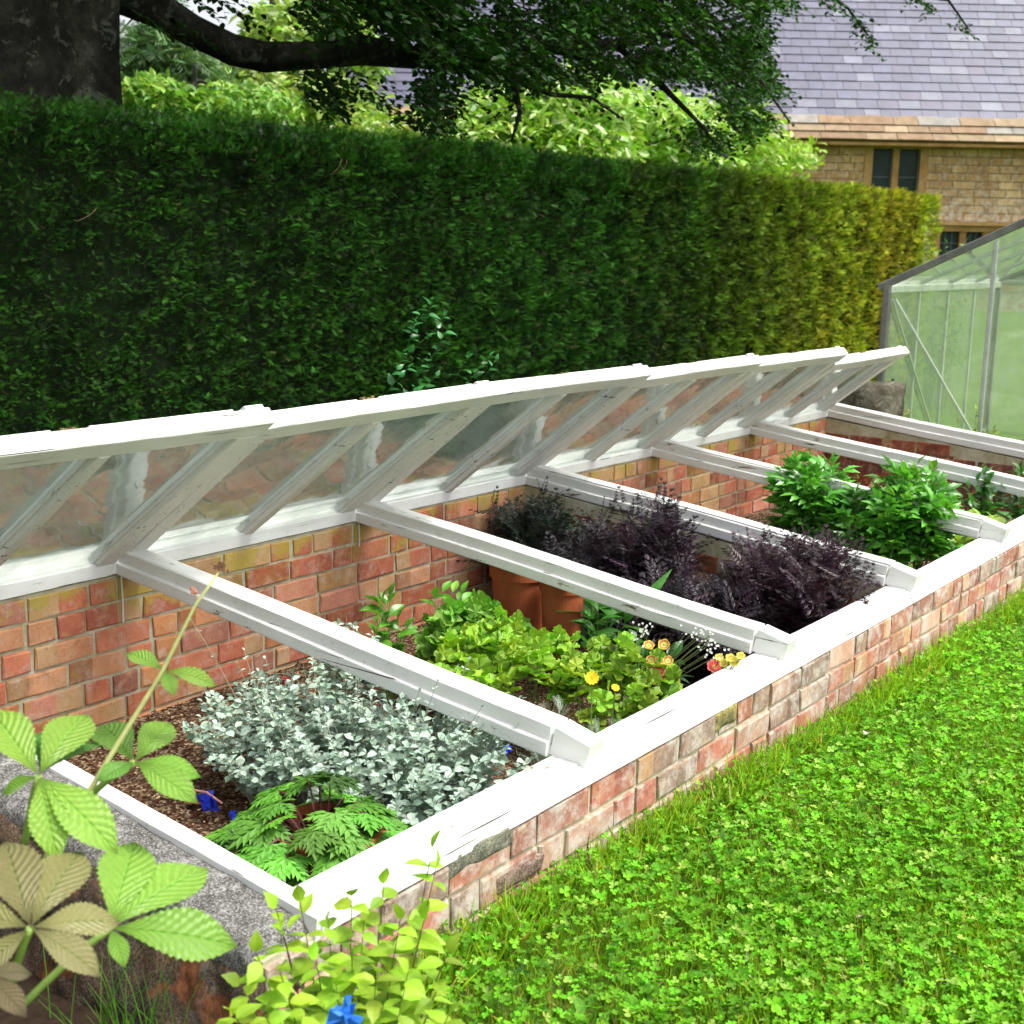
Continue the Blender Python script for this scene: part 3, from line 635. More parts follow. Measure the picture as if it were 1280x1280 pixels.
# ================================================================== GLAZED SASHES, pulled back and leaning over the back wall
tips = [(-.649, .548), (-.600, .536), (-.556, .527), (-.520, .510), (-.494, .490), (-.438, .440)]
slabels = ['nearest glazed sash, cut by the left edge of the photo',
           'second glazed sash from the near end, leaning between the first two crossbars',
           'third glazed sash, behind the bed of lime green geraniums',
           'fourth glazed sash, over the bed of purple black feathery plants',
           'fifth glazed sash, the one with its top corner just short of the last sash',
           'last and lowest glazed sash, its tip ending beside the greenhouse']
for i, (ty, tz) in enumerate(tips):
    ty *= W; tz *= W; by, bz = .035, .072+.004*(i % 2)
    d = norm(np.array([0, ty-by, tz-bz])); nrm = norm(np.cross(np.array([1., 0, 0]), d))   # outward (upper) side
    if nrm[2] < 0: nrm = -nrm
    Ls = 1.60; tip = np.array([0, ty, tz]); x0 = i*W+.012+(0 if i else -.25); x1 = (i+1)*W-.010
    foot = tip-d*Ls; t = thing('glazed_sash', slabels[i], 'sash', (x0, foot[1], foot[2]), 0, 'glazed sashes leaning along the back of the cold frame')
    skew = (0, -.030, .004, -.014, .006, -.012)[i]
    def pos(x, s, n=0.): return np.array([x, 0, 0])+tip+d*skew*(x1-x)/1.1-d*s+nrm*n     # s = distance down from the tip edge
    dx = rng.normal(0, .003)
    th = .050
    a = Acc(); sweep(a, rect(-.0, .078, -th, .0), pos(x0-.012, 0), pos(x1+.012, 0), up=nrm, seg=16, jit=.001, warp=.002)
    V = a.V[0]
    # orient so that the rail spans downwards from the tip
    c = V.mean(0); want = pos((x0+x1)/2, .039, -th/2)
    a.V[0] = V+(want-c)*np.array([0, 1, 1]); child(a, 'top_rail', M['paint_x'], t)
    a = Acc(); sweep(a, rect(-.045, .045, -th, .0), pos(x0, Ls-.045), pos(x1, Ls-.045), up=nrm, seg=10, warp=.001); child(a, 'bottom_rail', M['paint_x'], t)
    for xx in (x0+.037, x1-.037):
        a = Acc(); sweep(a, rect(-.037, .037, -th, -.001), pos(xx, .079), pos(xx, Ls-.091), up=nrm, seg=16, jit=.001, warp=.002); sweep(a, rect(-.043, .043, -th+.016, -th+.021, .001), pos(xx, .079), pos(xx, Ls-.091), up=nrm, seg=8, jit=.0005, warp=.0)
        child(a, 'stile', M['paint_s'], t)
    xm = (x0+x1)/2
    bars = [xm] if i else [x1-.51, x1-.99]
    for xb in bars:
        a = Acc(); sweep(a, rect(-.019, .019, -th-.002, -.004), pos(xb, .079), pos(xb, Ls-.091), up=nrm, seg=16, jit=.001, warp=.002); sweep(a, rect(-.026, .026, -th+.016, -th+.021, .001), pos(xb, .079), pos(xb, Ls-.091), up=nrm, seg=8, jit=.0005, warp=.0)
        child(a, 'glazing_bar', M['paint_s'], t)
    edges = sorted([x0+.055]+bars+[x1-.055])
    for xa, xb in zip(edges[:-1], edges[1:]):
        xa += .021; xb -= .021
        for s0, s1, lap in ((.080, .80, 0.), (.78, Ls-.092, -.004)):
            g = Acc(); ns = 10
            P0 = [pos(xa if k else xb, s0+(s1-s0)*j/ns, -.018+lap) for j in range(ns+1) for k in (0, 1)]
            P1 = [p-nrm*.003 for p in P0]; n2 = len(P0)
            F = [(2*j, 2*j+1, 2*j+3, 2*j+2) for j in range(ns)]+[(n2+2*j, n2+2*j+2, n2+2*j+3, n2+2*j+1) for j in range(ns)]
            F += [(2*j, 2*j+2, n2+2*j+2, n2+2*j) for j in range(ns)]+[(2*j+1, n2+2*j+1, n2+2*j+3, 2*j+3) for j in range(ns)]+[(0, n2, n2+1, 1), (2*ns, 2*ns+1, n2+2*ns+1, n2+2*ns)]
            g.raw(P0+P1, F); child(g, 'pane', M['glass'], t)
    # weather strips and moss along the tip
    cuts = [(x0-.01, xm-.10), (xm-.0, x1-.08)] if i else [(x0+.3, x1-.67), (x1-.56, x1-.10)]
    for ca, cb in cuts:
        a = Acc(); sweep(a, rect(-.012, .012, .001, .013, .002), pos(ca, .03), pos(cb, .03), up=nrm, seg=6, jit=.001, warp=0); child(a, 'weather_strip', M['paint_x'], t)
    a = Acc(); sweep(a, rect(-.018, .018, .001, .019, .003), pos(x1-.055, .035), pos(x1+.01, .035), up=nrm, seg=2, jit=.001, warp=0); child(a, 'cleat', M['paint_x'], t)
    a = Acc(); mx = (cuts[0][1]+cuts[1][0])/2
    for q in range(26):
        pp = pos(mx+rng.normal(0, .014), .03+rng.normal(0, .008), .004+abs(rng.normal(0, .003))); box(a, pp, rng.uniform(.006, .014, 3), rng.uniform(0, 3), jit=.001)
    child(a, 'moss', M['moss'], t)

# ================================================================== BEDS
a = Acc(); nxs, nys = 130, 44
GX, GY = np.meshgrid(np.linspace(.05, XE+.05, nxs), np.linspace(-D-.005, .02, nys), indexing='ij')
GZ = -.50+.012*noise3(np.stack([GX, GY, GX*0], -1), 5)+.006*noise3(np.stack([GX, GY, GX*0], -1), 23, 1)
a.raw(np.stack([GX, GY, GZ], -1).reshape(-1, 3), [(i*nys+j, (i+1)*nys+j, (i+1)*nys+j+1, i*nys+j+1) for i in range(nxs-1) for j in range(nys-1)])
tag(a.build('soil', M['soil'], smooth=True), kind='structure')
a = Acc(); k = 5200; P = np.stack([rng.uniform(.24, 1.9, k), rng.uniform(-D+.02, -.01, k), np.full(k, -.492)], -1)
flake = (np.array([(-.5, -.25, 0), (.45, -.3, .06), (.5, .2, 0), (-.4, .3, .08)]), [(0, 1, 2, 3)], np.zeros((4, 2)))
cols = vary((.09, .045, .025), k, .4); lt = rng.random(k) < .3; cols[lt] = vary((.38, .27, .16), lt.sum(), .25)
a.place(flake, frames(rng.normal(0, 1, (k, 3))*[1, 1, .3], np.tile([0, 0, 1.], (k, 1))+rng.normal(0, .4, (k, 3)), rng.uniform(.004, .016, k)), P+[0, 0, .004], cols)
tag(a.build('bark_chips', simple('bark_chip', (.1, .05, .03), .9, .1, 50, .3, .2, attr=True)), kind='stuff')
TL = T_leaf(.09, .05, 6, .5, .5, .5, .08)
for i, (u, v) in enumerate([(215, 985), (262, 940), (230, 1005)]):
    q = atz(u, v, -.48); a = Acc(); a.place(TL, frames(np.array([[.4+.5*i, 1-i, .25]]), np.array([[.2, -.3, 1.]]), np.array([1.])), q[None, :], np.array([(.22, .085, .04)]))
    tag(a.build('dead_leaf', M['leaf_felt']), ['crumpled brown dead leaf on the soil left of the blue plastic tag', 'curled brown dead leaf on the soil by the silver foliage', 'brown dead leaf lying close to the near end rail'][i], 'leaf', 'dead leaves on the bed soil')

# ------------------------------------------------------------------ plants
def stems_plant(T, bases, tops, nleaf, lsize, lcol, scol=(.15, .25, .06), srad=.003, t0=.3, tilt=.5, bow=.1, lv=.2, pair=False, droop=0., upw=.8, tipleaf=True, hue=.07, sizefall=.35):
    """returns (foliage acc, stem acc): curved stems from bases to tops carrying leaves"""
    fa, sa = Acc(), Acc(); PP = []; DD = []; UU = []; SS = []
    for b, t in zip(bases, tops):
        b = np.asarray(b, float); t = np.asarray(t, float); Ld = np.linalg.norm(t-b)
        mid = (b+t)/2+np.array([rng.normal(0, bow*.4), rng.normal(0, bow*.4), bow*.8])*Ld
        cv = curve(b, mid, t, 7); tube(sa, cv, np.linspace(srad, srad*.4, 7), 4, scol, cap=False)
        az = rng.uniform(0, 6.28); n = max(1, int(nleaf*rng.uniform(.8, 1.2)))
        for k in range(n):
            f = t0+(1-t0)*(k+.5)/n; q = (1-f)**2*b+2*f*(1-f)*mid+f*f*t; tg = norm(2*(1-f)*(mid-b)+2*f*(t-mid))
            for s in ((0, 1) if pair else (0,)):
                az2 = az+s*PI+k*(PI/2 if pair else 2.4)
                rad = np.array([math.cos(az2), math.sin(az2), 0]); dr = norm(rad*tilt+tg*(1-tilt)*1.1+np.array([0, 0, -droop])+rng.normal(0, .16, 3))
                PP.append(q); DD.append(dr); UU.append(tg*.4+np.array([0, 0, upw])+rng.normal(0, .28, 3)); SS.append(lsize*(1-sizefall*max(0, f-.4))*rng.uniform(.75, 1.2))
        if tipleaf:
            PP.append(t); DD.append(norm(tg+rng.normal(0, .2, 3))); UU.append(rng.normal(0, .5, 3)+[0, 0, 1]); SS.append(lsize*.6)
    PP, DD, UU, SS = map(np.array, (PP, DD, UU, SS)); cols = vary(lcol, len(PP), lv, hue)
    fa.place(T, frames(DD, UU, SS), PP, cols)
    return fa, sa
def plant(name, label, cat, origin, fa, sa, fmat, group=None, parent_parts=True):
    t = thing(name, label, cat, tuple(origin), 0, group)
    if fa is not None: child(fa, 'foliage', fmat, t)
    if sa is not None: child(sa, 'stem', M['stem'], t)
    return t
def dome(c, n, rx, ry, h, z0=-.49, low=.25, base=.3):
    c = np.array(c[:2], float); a = rng.uniform(0, 2*PI, n); r = np.sqrt(rng.random(n))
    tops = np.stack([c[0]+rx*r*np.cos(a), c[1]+ry*r*np.sin(a), z0+h*(low+(1-low)*np.sqrt(1-.85*r*r))*rng.uniform(.82, 1.06, n)], -1)
    bases = np.stack([c[0]+rx*r*np.cos(a)*base, c[1]+ry*r*np.sin(a)*base, np.full(n, z0)], -1)
    return bases, tops

def pot(name, label, c, r, h, rim=.03, mat='terracotta', taper=.72, group=None):
    t = thing(name, label, 'pot', tuple(c), 0, group); a = Acc()
    lathe(a, [(0.0, 0), (r*taper, 0), (r*.965*(taper+(1-taper)*.82), h-rim-.012), (r*.93, h-rim-.004), (r*.93, h-rim), (r, h-rim+.003), (r*1.01, h-.006), (r*.99, h), (r*.92, h), (r*.90, h-.006), (r*.88, h-rim), (r*.8, h-.05), (0, h-.05)], c, 40)
    child(a, 'pot_body', M[mat], t, smooth=False)
    b = Acc(); lathe(b, [(0, h-.035), (r*.89, h-.035)], c, 24); child(b, 'compost', M['soil'], t); return t

# --- bay 1 (nearest): silver helichrysum mound
Tsil = T_leaf(1, .82, 3, .55, .35, .25)
def silver(label, cx, cy, rx, ry, h, n, grp=True):
    b, t = dome((cx, cy), n, rx, ry, h, base=.45)
    fa, sa = stems_plant(Tsil, b, t, 8, .032, (.36, .47, .38), (.40, .42, .33), .0022, t0=.25, tilt=.65, bow=.2, lv=.17, pair=True, hue=.03)
    return plant('silver_leaf_plant', label, 'plant', (cx, cy, -.49), fa, sa, M['leaf_felt'], 'silver woolly leaved plants in the beds')
silver('silver grey round leaved mound filling the nearest bed beside the front rail', 1.02, -1.32, .30, .40, .36, 200)
silver('silver grey trailing mound behind the cut leaved potted plant, nearest the soil patch', 1.02, -.86, .27, .34, .33, 140)
silver('small silver leaved tuft against the brick at the back corner beside the first crossbar', 1.62, -.52, .14, .14, .30, 34)

# long silver shoots standing above the mound
t = [np.array([1.02+rng.normal(0, .13), -1.1+rng.normal(0, .26), rng.uniform(-.12, -.03)]) for _ in range(26)]; b = [np.array([1.02+(q[0]-1.02)*.5, -1.1+(q[1]+1.1)*.45, -.49]) for q in t]
fa, sa = stems_plant(Tsil, b, t, 6, .020, (.36, .46, .38), (.38, .38, .28), .0018, t0=.3, tilt=.65, bow=.1, pair=True, hue=.03)
plant('silver_leaf_plant', 'thin upright silver shoots rising above the mound towards the first crossbar', 'plant', (.9, -1.1, -.49), fa, sa, M['leaf_felt'], 'silver woolly leaved plants in the beds')

# --- potted cut-leaved plant
pc = (.575, -1.43, -.49)
pot('terracotta_pot', 'terracotta pot nearest the front corner, under the cut leaved plant', (pc[0]+.03, pc[1]-.0, pc[2]), .135, .225)
diamond_ = diamond; diamond = (diamond[0]*[1.75, 1, 1], diamond[1], diamond[2]); Tcut = T_cut(n=3, L=.60); diamond = diamond_; V = Tcut[0].copy(); V[:, 2] -= .35*(V[:, 0]**2+V[:, 1]**2); Tcut = (V*np.array([1.15, 1.1, 1]), Tcut[1], Tcut[2])
fa, sa = Acc(), Acc(); n = 74; az = np.arange(n)*2.4+rng.normal(0, .2, n); rr = .05+.17*np.sqrt(np.arange(n)/n)
PP = []; DD = []; UU = []
for i in range(n):
    e = np.array([math.cos(az[i]), math.sin(az[i]), 0]); top = np.array(pc)+e*rr[i]*1.1+np.array([-.0, .015, .36-.95*rr[i]+rng.normal(0, .012)]); bs = np.array(pc)+[0, 0, .16]+e*.015
    tube(sa, curve(bs, (bs+top)/2+[0, 0, .07]+e*.01, top, 6), .0028, 4, (.10, .035, .03), cap=False); PP.append(top); DD.append(e+np.array([0, 0, -.15])); UU.append(np.array([0, 0, 1.])+e*.35+rng.normal(0, .3, 3))
fa.place(Tcut, frames(np.array(DD), np.array(UU), rng.uniform(.11, .155, n)), np.array(PP), vary((.12, .32, .035), n, .26, .05))
fa.place(Tcut, frames(np.array([[.6, -1, 0], [1., -.4, 0]]), np.array([[0, 0, 1.], [.2, 0, 1]]), np.array([.075, .07])), np.array([[.70, -1.50, -.29], [.73, -1.45, -.29]]), np.array([(.6, .42, .03), (.55, .45, .05)]))
plant('cut_leaved_plant', 'bright green deeply cut foliage on dark red stalks, spilling over a terracotta pot', 'plant', pc, fa, sa, M['leaf'])
# a few lower leaves of the same kind at the left side of the pot
# blue plastic tag with pale stick
q = atz(258, 1003, -.44); t = thing('plant_tag', 'crumpled bright blue plastic tag with pale pink stick on the bark soil', 'plant tag', tuple(q)); a = Acc()
for k in range(7):
    box(a, q+rng.normal(0, .008, 3), (.032, .004, .026), rng.uniform(0, 3), jit=.005)
child(a, 'tag', M['plastic_blue'], t)
a = Acc(); tube(a, [q+[.03, -.03, -.005], q+[0, .0, .03], q+[-.05, .05, .045]], .003, 5); child(a, 'stick', M['plastic_pale'], t)
for (u, v, z, lb) in ((290, 1020, -.44, 'small blue plastic scrap between the blue tag and the potted plant'), (634, 938, -.28, 'blue plastic scrap showing through silver leaves by the front rail'), (927, 872, -.3, None)):
    if lb is None: continue
    q = atz(u, v, z); a = Acc(); box(a, q, (.022, .006, .02), .7, jit=.004); box(a, q+[.008, .006, 0], (.018, .005, .014), 1.9, jit=.004)
    tag(a.build('plastic_scrap', M['plastic_blue']), lb, 'plastic', 'blue plastic scraps')
q = atz(359, 856, -.30); a = Acc()
for k in range(6): box(a, q+rng.normal(0, .007, 3), (.02, .004, .014), rng.uniform(0, 3), col=(.55, .03, .04), jit=.004)
tag(a.build('red_flower', M['petal']), 'single red flower at the back of the silver leaves', 'flower')

# --- bay 2: lime geraniums and companions
Tger = T_round(.5, 5, .22, .25, 26, .05)
def geranium(label, cx, cy, rx, ry, h, n, col, size=.095):
    n = int(n*.62); b, t = dome((cx, cy), n, rx, ry, h, base=.6, low=.35)
    fa, sa = stems_plant(Tger, b, t, 3, size, col, (.18, .28, .07), .0026, t0=.62, tilt=.75, bow=.08, lv=.2, droop=.05, upw=1.1, hue=.09, sizefall=.1)
    return plant('geranium', label, 'plant', (cx, cy, -.49), fa, sa, M['leaf'], 'lime green scalloped geraniums')
geranium('lime green scalloped geranium in the middle of the second bed', 1.78, -1.06, .27, .26, .37, 84, (.25, .45, .03))
geranium('lime green scalloped geranium beside the red and yellow flowers', 1.88, -1.40, .22, .20, .35, 56, (.25, .42, .04))
geranium('brighter green scalloped geranium nearest the terracotta pots', 2.02, -.74, .24, .20, .33, 66, (.16, .36, .04))
Tbroad = T_leaf(1, .55, 7, .55, .3, .5)
def broad(label, c, n, h, size, col, group='broad leaved seedlings', name='broad_leaved_plant', spread=.09, mat='leaf_gloss'):
    b, t = dome(c, n, spread, spread, h, base=.3)
    fa, sa = stems_plant(Tbroad, b, t, 4, size, col, (.14, .26, .05), .003, t0=.4, tilt=.55, bow=.1)
    return plant(name, label, 'plant', (c[0], c[1], -.49), fa, sa, M[mat], group)
broad('glossy broad leaved plant by the brick wall behind the silver tuft', (1.80, -.52), 9, .36, .085, (.11, .30, .03))
broad('broad leaved green plant in front of the larger terracotta pot', (2.02, -.62), 7, .38, .085, (.13, .34, .03))
q = atz(745, 775, -.25); broad('dark green broad leaved plant half under the second crossbar', (q[0], q[1]), 18, .34, .11, (.045, .17, .02), spread=.15)
broad('dark leaved plant behind the red and yellow flowers', (2.10, -1.38), 14, .30, .07, (.03, .12, .02), spread=.14)
pot('terracotta_pot', 'larger empty terracotta pot against the cross wall under the second crossbar', tuple(atz(651, 702, -.09)*[1, 1, 0]+[0, 0, -.49]), .115, .40, .055, group='empty terracotta pots under the second crossbar')
pot('terracotta_pot', 'smaller empty terracotta pot to the right of the larger one', tuple(atz(704, 723, -.11)*[1, 1, 0]+[0, 0, -.49]), .085, .38, .045, group='empty terracotta pots under the second crossbar')
# dark compost tray beside the pots
# flower heads
def disc(acc, c, nrm, r, rings, petals=9):
    """petalled flower: concentric rings of colour, slightly cupped"""
    nrm = norm(np.array(nrm, float)); a = norm(np.cross(nrm, [.3, .2, 1.])); b = np.cross(nrm, a); m = petals*4; V = [np.array(c, float)]; Cc = [rings[0]]; F = []
    R = [.18, .42, .68, 1.]; cc = rings
    for j, q in enumerate(R):
        for k in range(m):
            th = 2*PI*k/m; ww = 1+(.16*abs(math.sin(petals*th/2))-.1 if j == 3 else 0)
            V.append(np.array(c)+(a*math.cos(th)+b*math.sin(th))*r*q*ww+nrm*(r*.25*q*q+rng.normal(0, r*.02))); Cc.append(cc[j])
    F = [(0, 1+k, 1+(k+1) % m) for k in range(m)]
    for j in range(3):
        for k in range(m): F.append((1+j*m+k, 1+(j+1)*m+k, 1+(j+1)*m+(k+1) % m, 1+j*m+(k+1) % m))
    acc.raw(V, F, np.array(Cc))
def flower_plant(label, heads, rings, r, base, petals=9, name='flowering_plant', group=None, fol=None):
    t = thing(name, label, 'plant', (base[0], base[1], -.49), 0, group); sa = Acc()
    for p in heads:
        a = Acc(); nn = norm(C-p)*.7+np.array([0, 0, .5])+rng.normal(0, .18, 3); disc(a, p, nn, r*rng.uniform(.85, 1.15), rings, petals); child(a, 'flower', M['petal'], t)
        tube(sa, curve(np.array([base[0], base[1], -.48]), (p+np.array([base[0], base[1], -.4]))/2, p-[0, 0, .004], 6), .0022, 4, (.16, .26, .07), cap=False)
    child(sa, 'stem', M['stem'], t)
    if fol is not None: child(fol, 'foliage', M['leaf'], t)
    return t
heads = [atx(u, v, 1.93+dx_) for u, v, dx_ in [(811, 807, .02), (830, 806, 0), (814, 825, -.02), (826, 823, .02), (835, 826, 0), (812, 848, -.03), (822, 839, 0), (828, 845, .03)]]
fb, ftp = dome((2.0, -1.40), 18, .10, .10, .26)
fo, _ = stems_plant(Tger, fb, ftp, 3, .04, (.24, .40, .04), t0=.5)
fo1 = fo
t = flower_plant('cluster of round flowers with yellow rims and red centres in the second bed', heads[:5], [(.35, .42, .08), (.62, .58, .12), (.38, .05, .03), (.72, .60, .08)], .0165, (1.98, -1.42), 5)
flower_plant('cluster of coral red flowers just below the yellow rimmed ones', heads[5:], [(.5, .3, .05), (.55, .12, .06), (.5, .05, .05), (.62, .22, .14)], .021, (1.96, -1.46), 7, fol=fo1)
heads = [atx(u, v, 2.02) for u, v in [(893, 834), (905, 829), (899, 822), (913, 823), (918, 827), (926, 820)]]
t = flower_plant('red flower with small yellow flowers at its side where the bed meets the front rail', heads[:1], [(.7, .5, .1), (.6, .06, .06), (.5, .03, .04), (.62, .2, .15)], .022, (2.02, -1.56), 7)
flower_plant('small yellow green flowers close to the second crossbar tip', heads[1:], [(.45, .45, .08), (.55, .28, .05), (.6, .55, .08), (.62, .62, .1)], .014, (2.04, -1.58), 5)
heads = [atx(740, 848, 1.62), atx(769, 860, 1.62)]
daisy = [(.75, .45, .01), (.8, .6, .01), (.8, .62, .01), (.8, .65, .02)]
flower_plant('bright yellow daisy in front of the geraniums', heads[:1], daisy, .022, (1.60, -1.5), 12)
flower_plant('small half open yellow daisy to the right of the larger one', heads[1:], daisy, .011, (1.63, -1.54), 8)
# tiny white flower spray
ts = thing('white_flower_spray', 'airy spray of tiny white flowers against the second crossbar', 'plant', (2.02, -1.30, -.49)); sa = Acc(); b0 = np.array([2.02, -1.30, -.49])
for k in range(80):
    u, v = [(796, 798), (806, 786), (874, 790), (893, 812), (886, 803)][k % 5]; q = atx(u+rng.normal(0, 9), v+rng.normal(0, 6), 2.05+rng.normal(0, .03)); a = Acc(); disc(a, q, C-q, .0036, [(.8, .8, .6)]+[(.82, .82, .82)]*3, 4); child(a, 'flower', M['petal'], ts)
    if k % 4 == 0: tube(sa, curve(b0, (b0+q)/2+[0, 0, .04], q, 5), .0012, 3, (.2, .25, .1), cap=False)
child(sa, 'stem', M['stem'], ts)
# feathery silver artemisia
def feather(label, cx, cy, n, h, rad):
    fine = T_merge([((diamond[0]*[.35, 1, 1], diamond[1], diamond[2]), s*1.0*(.6+.1*j), (0, .1+.11*j, 0), .34-.02*j, -.2) for j in range(7) for s in (-1, 1)]+[((diamond[0]*[.2, 1, 1], diamond[1], diamond[2]), 0, (0, 0, 0), 1., 0)])
    b, t = dome((cx, cy), n, rad, rad, h, base=.3)
    fa, sa = stems_plant(fine, b, t, 7, .06, (.33, .42, .32), (.35, .38, .28), .002, t0=.35, tilt=.45, bow=.12, hue=.03)
    return plant('feathery_silver_plant', label, 'plant', (cx, cy, -.49), fa, sa, M['leaf_felt'], 'feathery silver plants by the first crossbar')
feather('feathery silver green tuft between the yellow daisies and the first crossbar', 1.42, -1.50, 26, .30, .11)
feather('feathery silver green tuft where the first crossbar meets the front rail', 1.52, -1.64+.02, 18, .28, .08)

# --- bay 3: dark lacy shrubs
Tlace = T_lace()
def dark(label, cx, cy, r, h, n, col=(.030, .016, .026), ls=.09):
    b, t = dome((cx, cy), n, r, r, h, base=.3, low=.45)
    t[:, 2] += rng.normal(0, .045, n); t[:, :2] += rng.normal(0, .04, (n, 2)); fa, sa = stems_plant(Tlace, b, t, 6, ls*1.3, col, (.03, .012, .015), .0035, t0=.25, tilt=.6, bow=.08, lv=.35, hue=.12, pair=True)
    return plant('dark_lacy_shrub', label, 'shrub', (cx, cy, -.49), fa, sa, M['leaf_dark'], 'purple black feathery shrubs in the third bed')
dark('purple black lacy shrub with greenish tips in the back corner of its bed', 3.03, -.24, .20, .41, 46, (.022, .034, .022), .12)
dark('blackish lacy shrub second from the back, low behind the crossbar', 2.93, -.62, .22, .36, 54, (.030, .026, .030), .12)
dark('tall purple black lacy shrub whose tips rise in front of the third crossbar', 3.0, -.86, .20, .51, 50, (.030, .016, .026), .11)
dark('low purple black lacy shrub between the tall one and the front rail', 2.72, -1.20, .28, .30, 60, (.036, .022, .032), .11)
dark('purple black lacy shrub nearest the front rail, tips brown against the third crossbar', 3.05, -1.44, .26, .46, 66, (.040, .016, .026), .11)
a = Acc(); q = atx(668, 0, 2.4)*0+atx(805, 735, 2.45); TLo = T_leaf(1, .16, 6, .45, .3, .15)
a.place(TLo, frames(np.array([[.42, -.35, .6]]), np.array([[-.5, -.6, .4]]), np.array([.22])), (q-np.array([.03, -.03, .10]))[None, :], np.array([(.06, .22, .03)]))
tag(a.build('strap_leaf', M['leaf']), 'single pointed green leaf poking up behind the second crossbar', 'plant')

# --- bay 4: fresh green dahlias
Tdl = T_pinnate(T_leaf(1, .46, 8, .42, .25, .4, .16), 2, 1., .52, .8)
def dahlia(label, cx, cy, r, h, n, col=(.10, .30, .05), s=.13):
    b, t = dome((cx, cy), n, r, r, h, base=.35, low=.5)
    fa, sa = stems_plant(Tdl, b, t, 5, s, col, (.12, .26, .06), .0045, t0=.3, tilt=.5, bow=.05, pair=True, lv=.22)
    return plant('dahlia_plant', label, 'plant', (cx, cy, -.49), fa, sa, M['leaf_gloss'], 'leafy green dahlias in the fourth bed')
q = atz(1012, 650, -.22); dahlia('leafy green dahlia in the left clump, behind the tall dark shrubs', q[0], q[1], .20, .52, 30, (.10, .33, .04), .16)
q = atz(1075, 672, -.25); dahlia('leafy green dahlia between the two tallest clumps', q[0], q[1], .14, .40, 16, (.08, .28, .035), .15)
q = atz(1135, 668, -.22); dahlia('large leafy green dahlia nearest the front rail, touching the fourth crossbar', q[0], q[1], .19, .50, 30, (.11, .35, .04), .16)
geranium('low lime green leafy plant at the front foot of the dahlias', 3.85, -1.50, .14, .14, .28, 24, (.20, .40, .04), .05)

# --- bays 5 and 6
q = np.array([5.55, -.72, -.49]); pot('plastic_pot', 'dark blue black plastic pot with a stick in it by the far end wall', tuple(q), .11, .20, .02, 'plastic_black', .8)
t = thing('wooden_stick', 'stout bare wooden stick leaning out of the dark pot', 'stick', tuple(q+[0, 0, .15])); a = Acc(); tube(a, [q+[-.06, .03, .14], q+[.10, -.02, .30]], .022, 10, cap=True); child(a, 'stick_shaft', M['wood'], t)
broad('green leafy seedling left of the dark plastic pot', (5.30, -.52), 14, .38, .11, (.10, .26, .04), 'young plants in the far beds', spread=.16)
broad('green leafy seedling half hidden behind the dahlias, right of the dark pot', (5.35, -1.08), 20, .42, .13, (.13, .30, .04), 'young plants in the far beds', spread=.16)
broad('bushy dark green young plant under the fifth crossbar near the front rail', (5.45, -1.40), 26, .40, .10, (.05, .16, .03), 'young plants in the far beds', spread=.2)
broad('yellow green broad leaved plant at the front rail in the fifth bed', (5.0, -1.50), 8, .28, .14, (.26, .40, .05), 'young plants in the far beds', spread=.16)
broad('single stemmed yellow leaved plant before the far end wall', (6.25, -1.15), 4, .40, .08, (.32, .42, .06), 'young plants in the far beds', spread=.05)
broad('low dark green plant in the last bed by the front rail', (5.95, -1.5), 22, .40, .10, (.06, .18, .03), 'young plants in the far beds', spread=.18)
broad('small green plant between the dark pot and the far end wall', (5.9, -.5), 10, .24, .06, (.09, .24, .04), 'young plants in the far beds', spread=.16)

# ================================================================== FOREGROUND LEFT: big veined palmate leaves
Tr = T_leaf(1, .41, 36, .60, .22, .28, .06, 1.0)
def palmate(acc, sacc, hub, foot, lens, angs, up, col, curls=0.):
    hub = np.array(hub, float); up = norm(np.array(up, float)); ref = norm(np.cross(up, [0.3, 1., .1])); r2 = np.cross(up, ref)
    for L, an in zip(lens, angs):
        e = ref*math.cos(an)+r2*math.sin(an); e = norm(e+up*(.18+rng.normal(0, .08)))
        acc.place(Tr, frames(e[None, :], (up+rng.normal(0, .12, 3))[None, :], np.array([L])), hub[None, :], vary(col, 1, .07, .03))
    if foot is not None: tube(sacc, curve(foot, (np.array(foot)+hub)/2+[0, 0, .03], hub, 8), [.0055]*4+[.0045]*4, 7, (.20, .30, .06))
def screen_leaves(label, hub_px, dist, leaves, foot_px, col, col2=None, name='large_leaved_plant', group='large leaved foreground plants', stemcol=(.22, .33, .07)):
    """leaflets given by the direction their tips take, in the plane roughly facing the viewer but leaning back"""
    hub = atd(*hub_px, dist); t = thing(name, label, 'plant', tuple(atd(*foot_px, dist+.05)), 0, group); sa = Acc()
    for (tu, tv, dd, c) in leaves:
        tip = atd(tu, tv, dist+dd); L = np.linalg.norm(tip-hub); e = (tip-hub)/L
        up = norm(norm(C-hub)*.75+np.array([0, 0, .75])+rng.normal(0, .06, 3)); a = Acc()
        Wd = 1.0
        a.place(Tr, frames((e+up*.10)[None, :], up[None, :], np.array([[L*1.08*Wd, L*1.04, L]])), hub[None, :], vary(c, 1, .06, .03)); child(a, 'leaflet', M['leaf_vein'], t, smooth=True)
    ft = atd(*foot_px, dist+.06); tube(sa, curve(ft, (ft+hub)/2+[0, 0, .01], hub, 8), .0052, 7, stemcol); child(sa, 'stem', M['stem'], t, smooth=True); return t
G1 = (.23, .40, .06); G2 = (.19, .36, .05); BZ = (.235, .215, .085); BZ2 = (.27, .235, .10)
screen_leaves('bright green veined palmate leaf at lower left, its longest leaflet pointing right over the coping', (138, 1160), 1.92,
              [(170, 1040, .12, G1), (255, 1070, .10, G1), (293, 1172, .02, G2), (155, 1200, -.04, G1)], (20, 1265), G1)
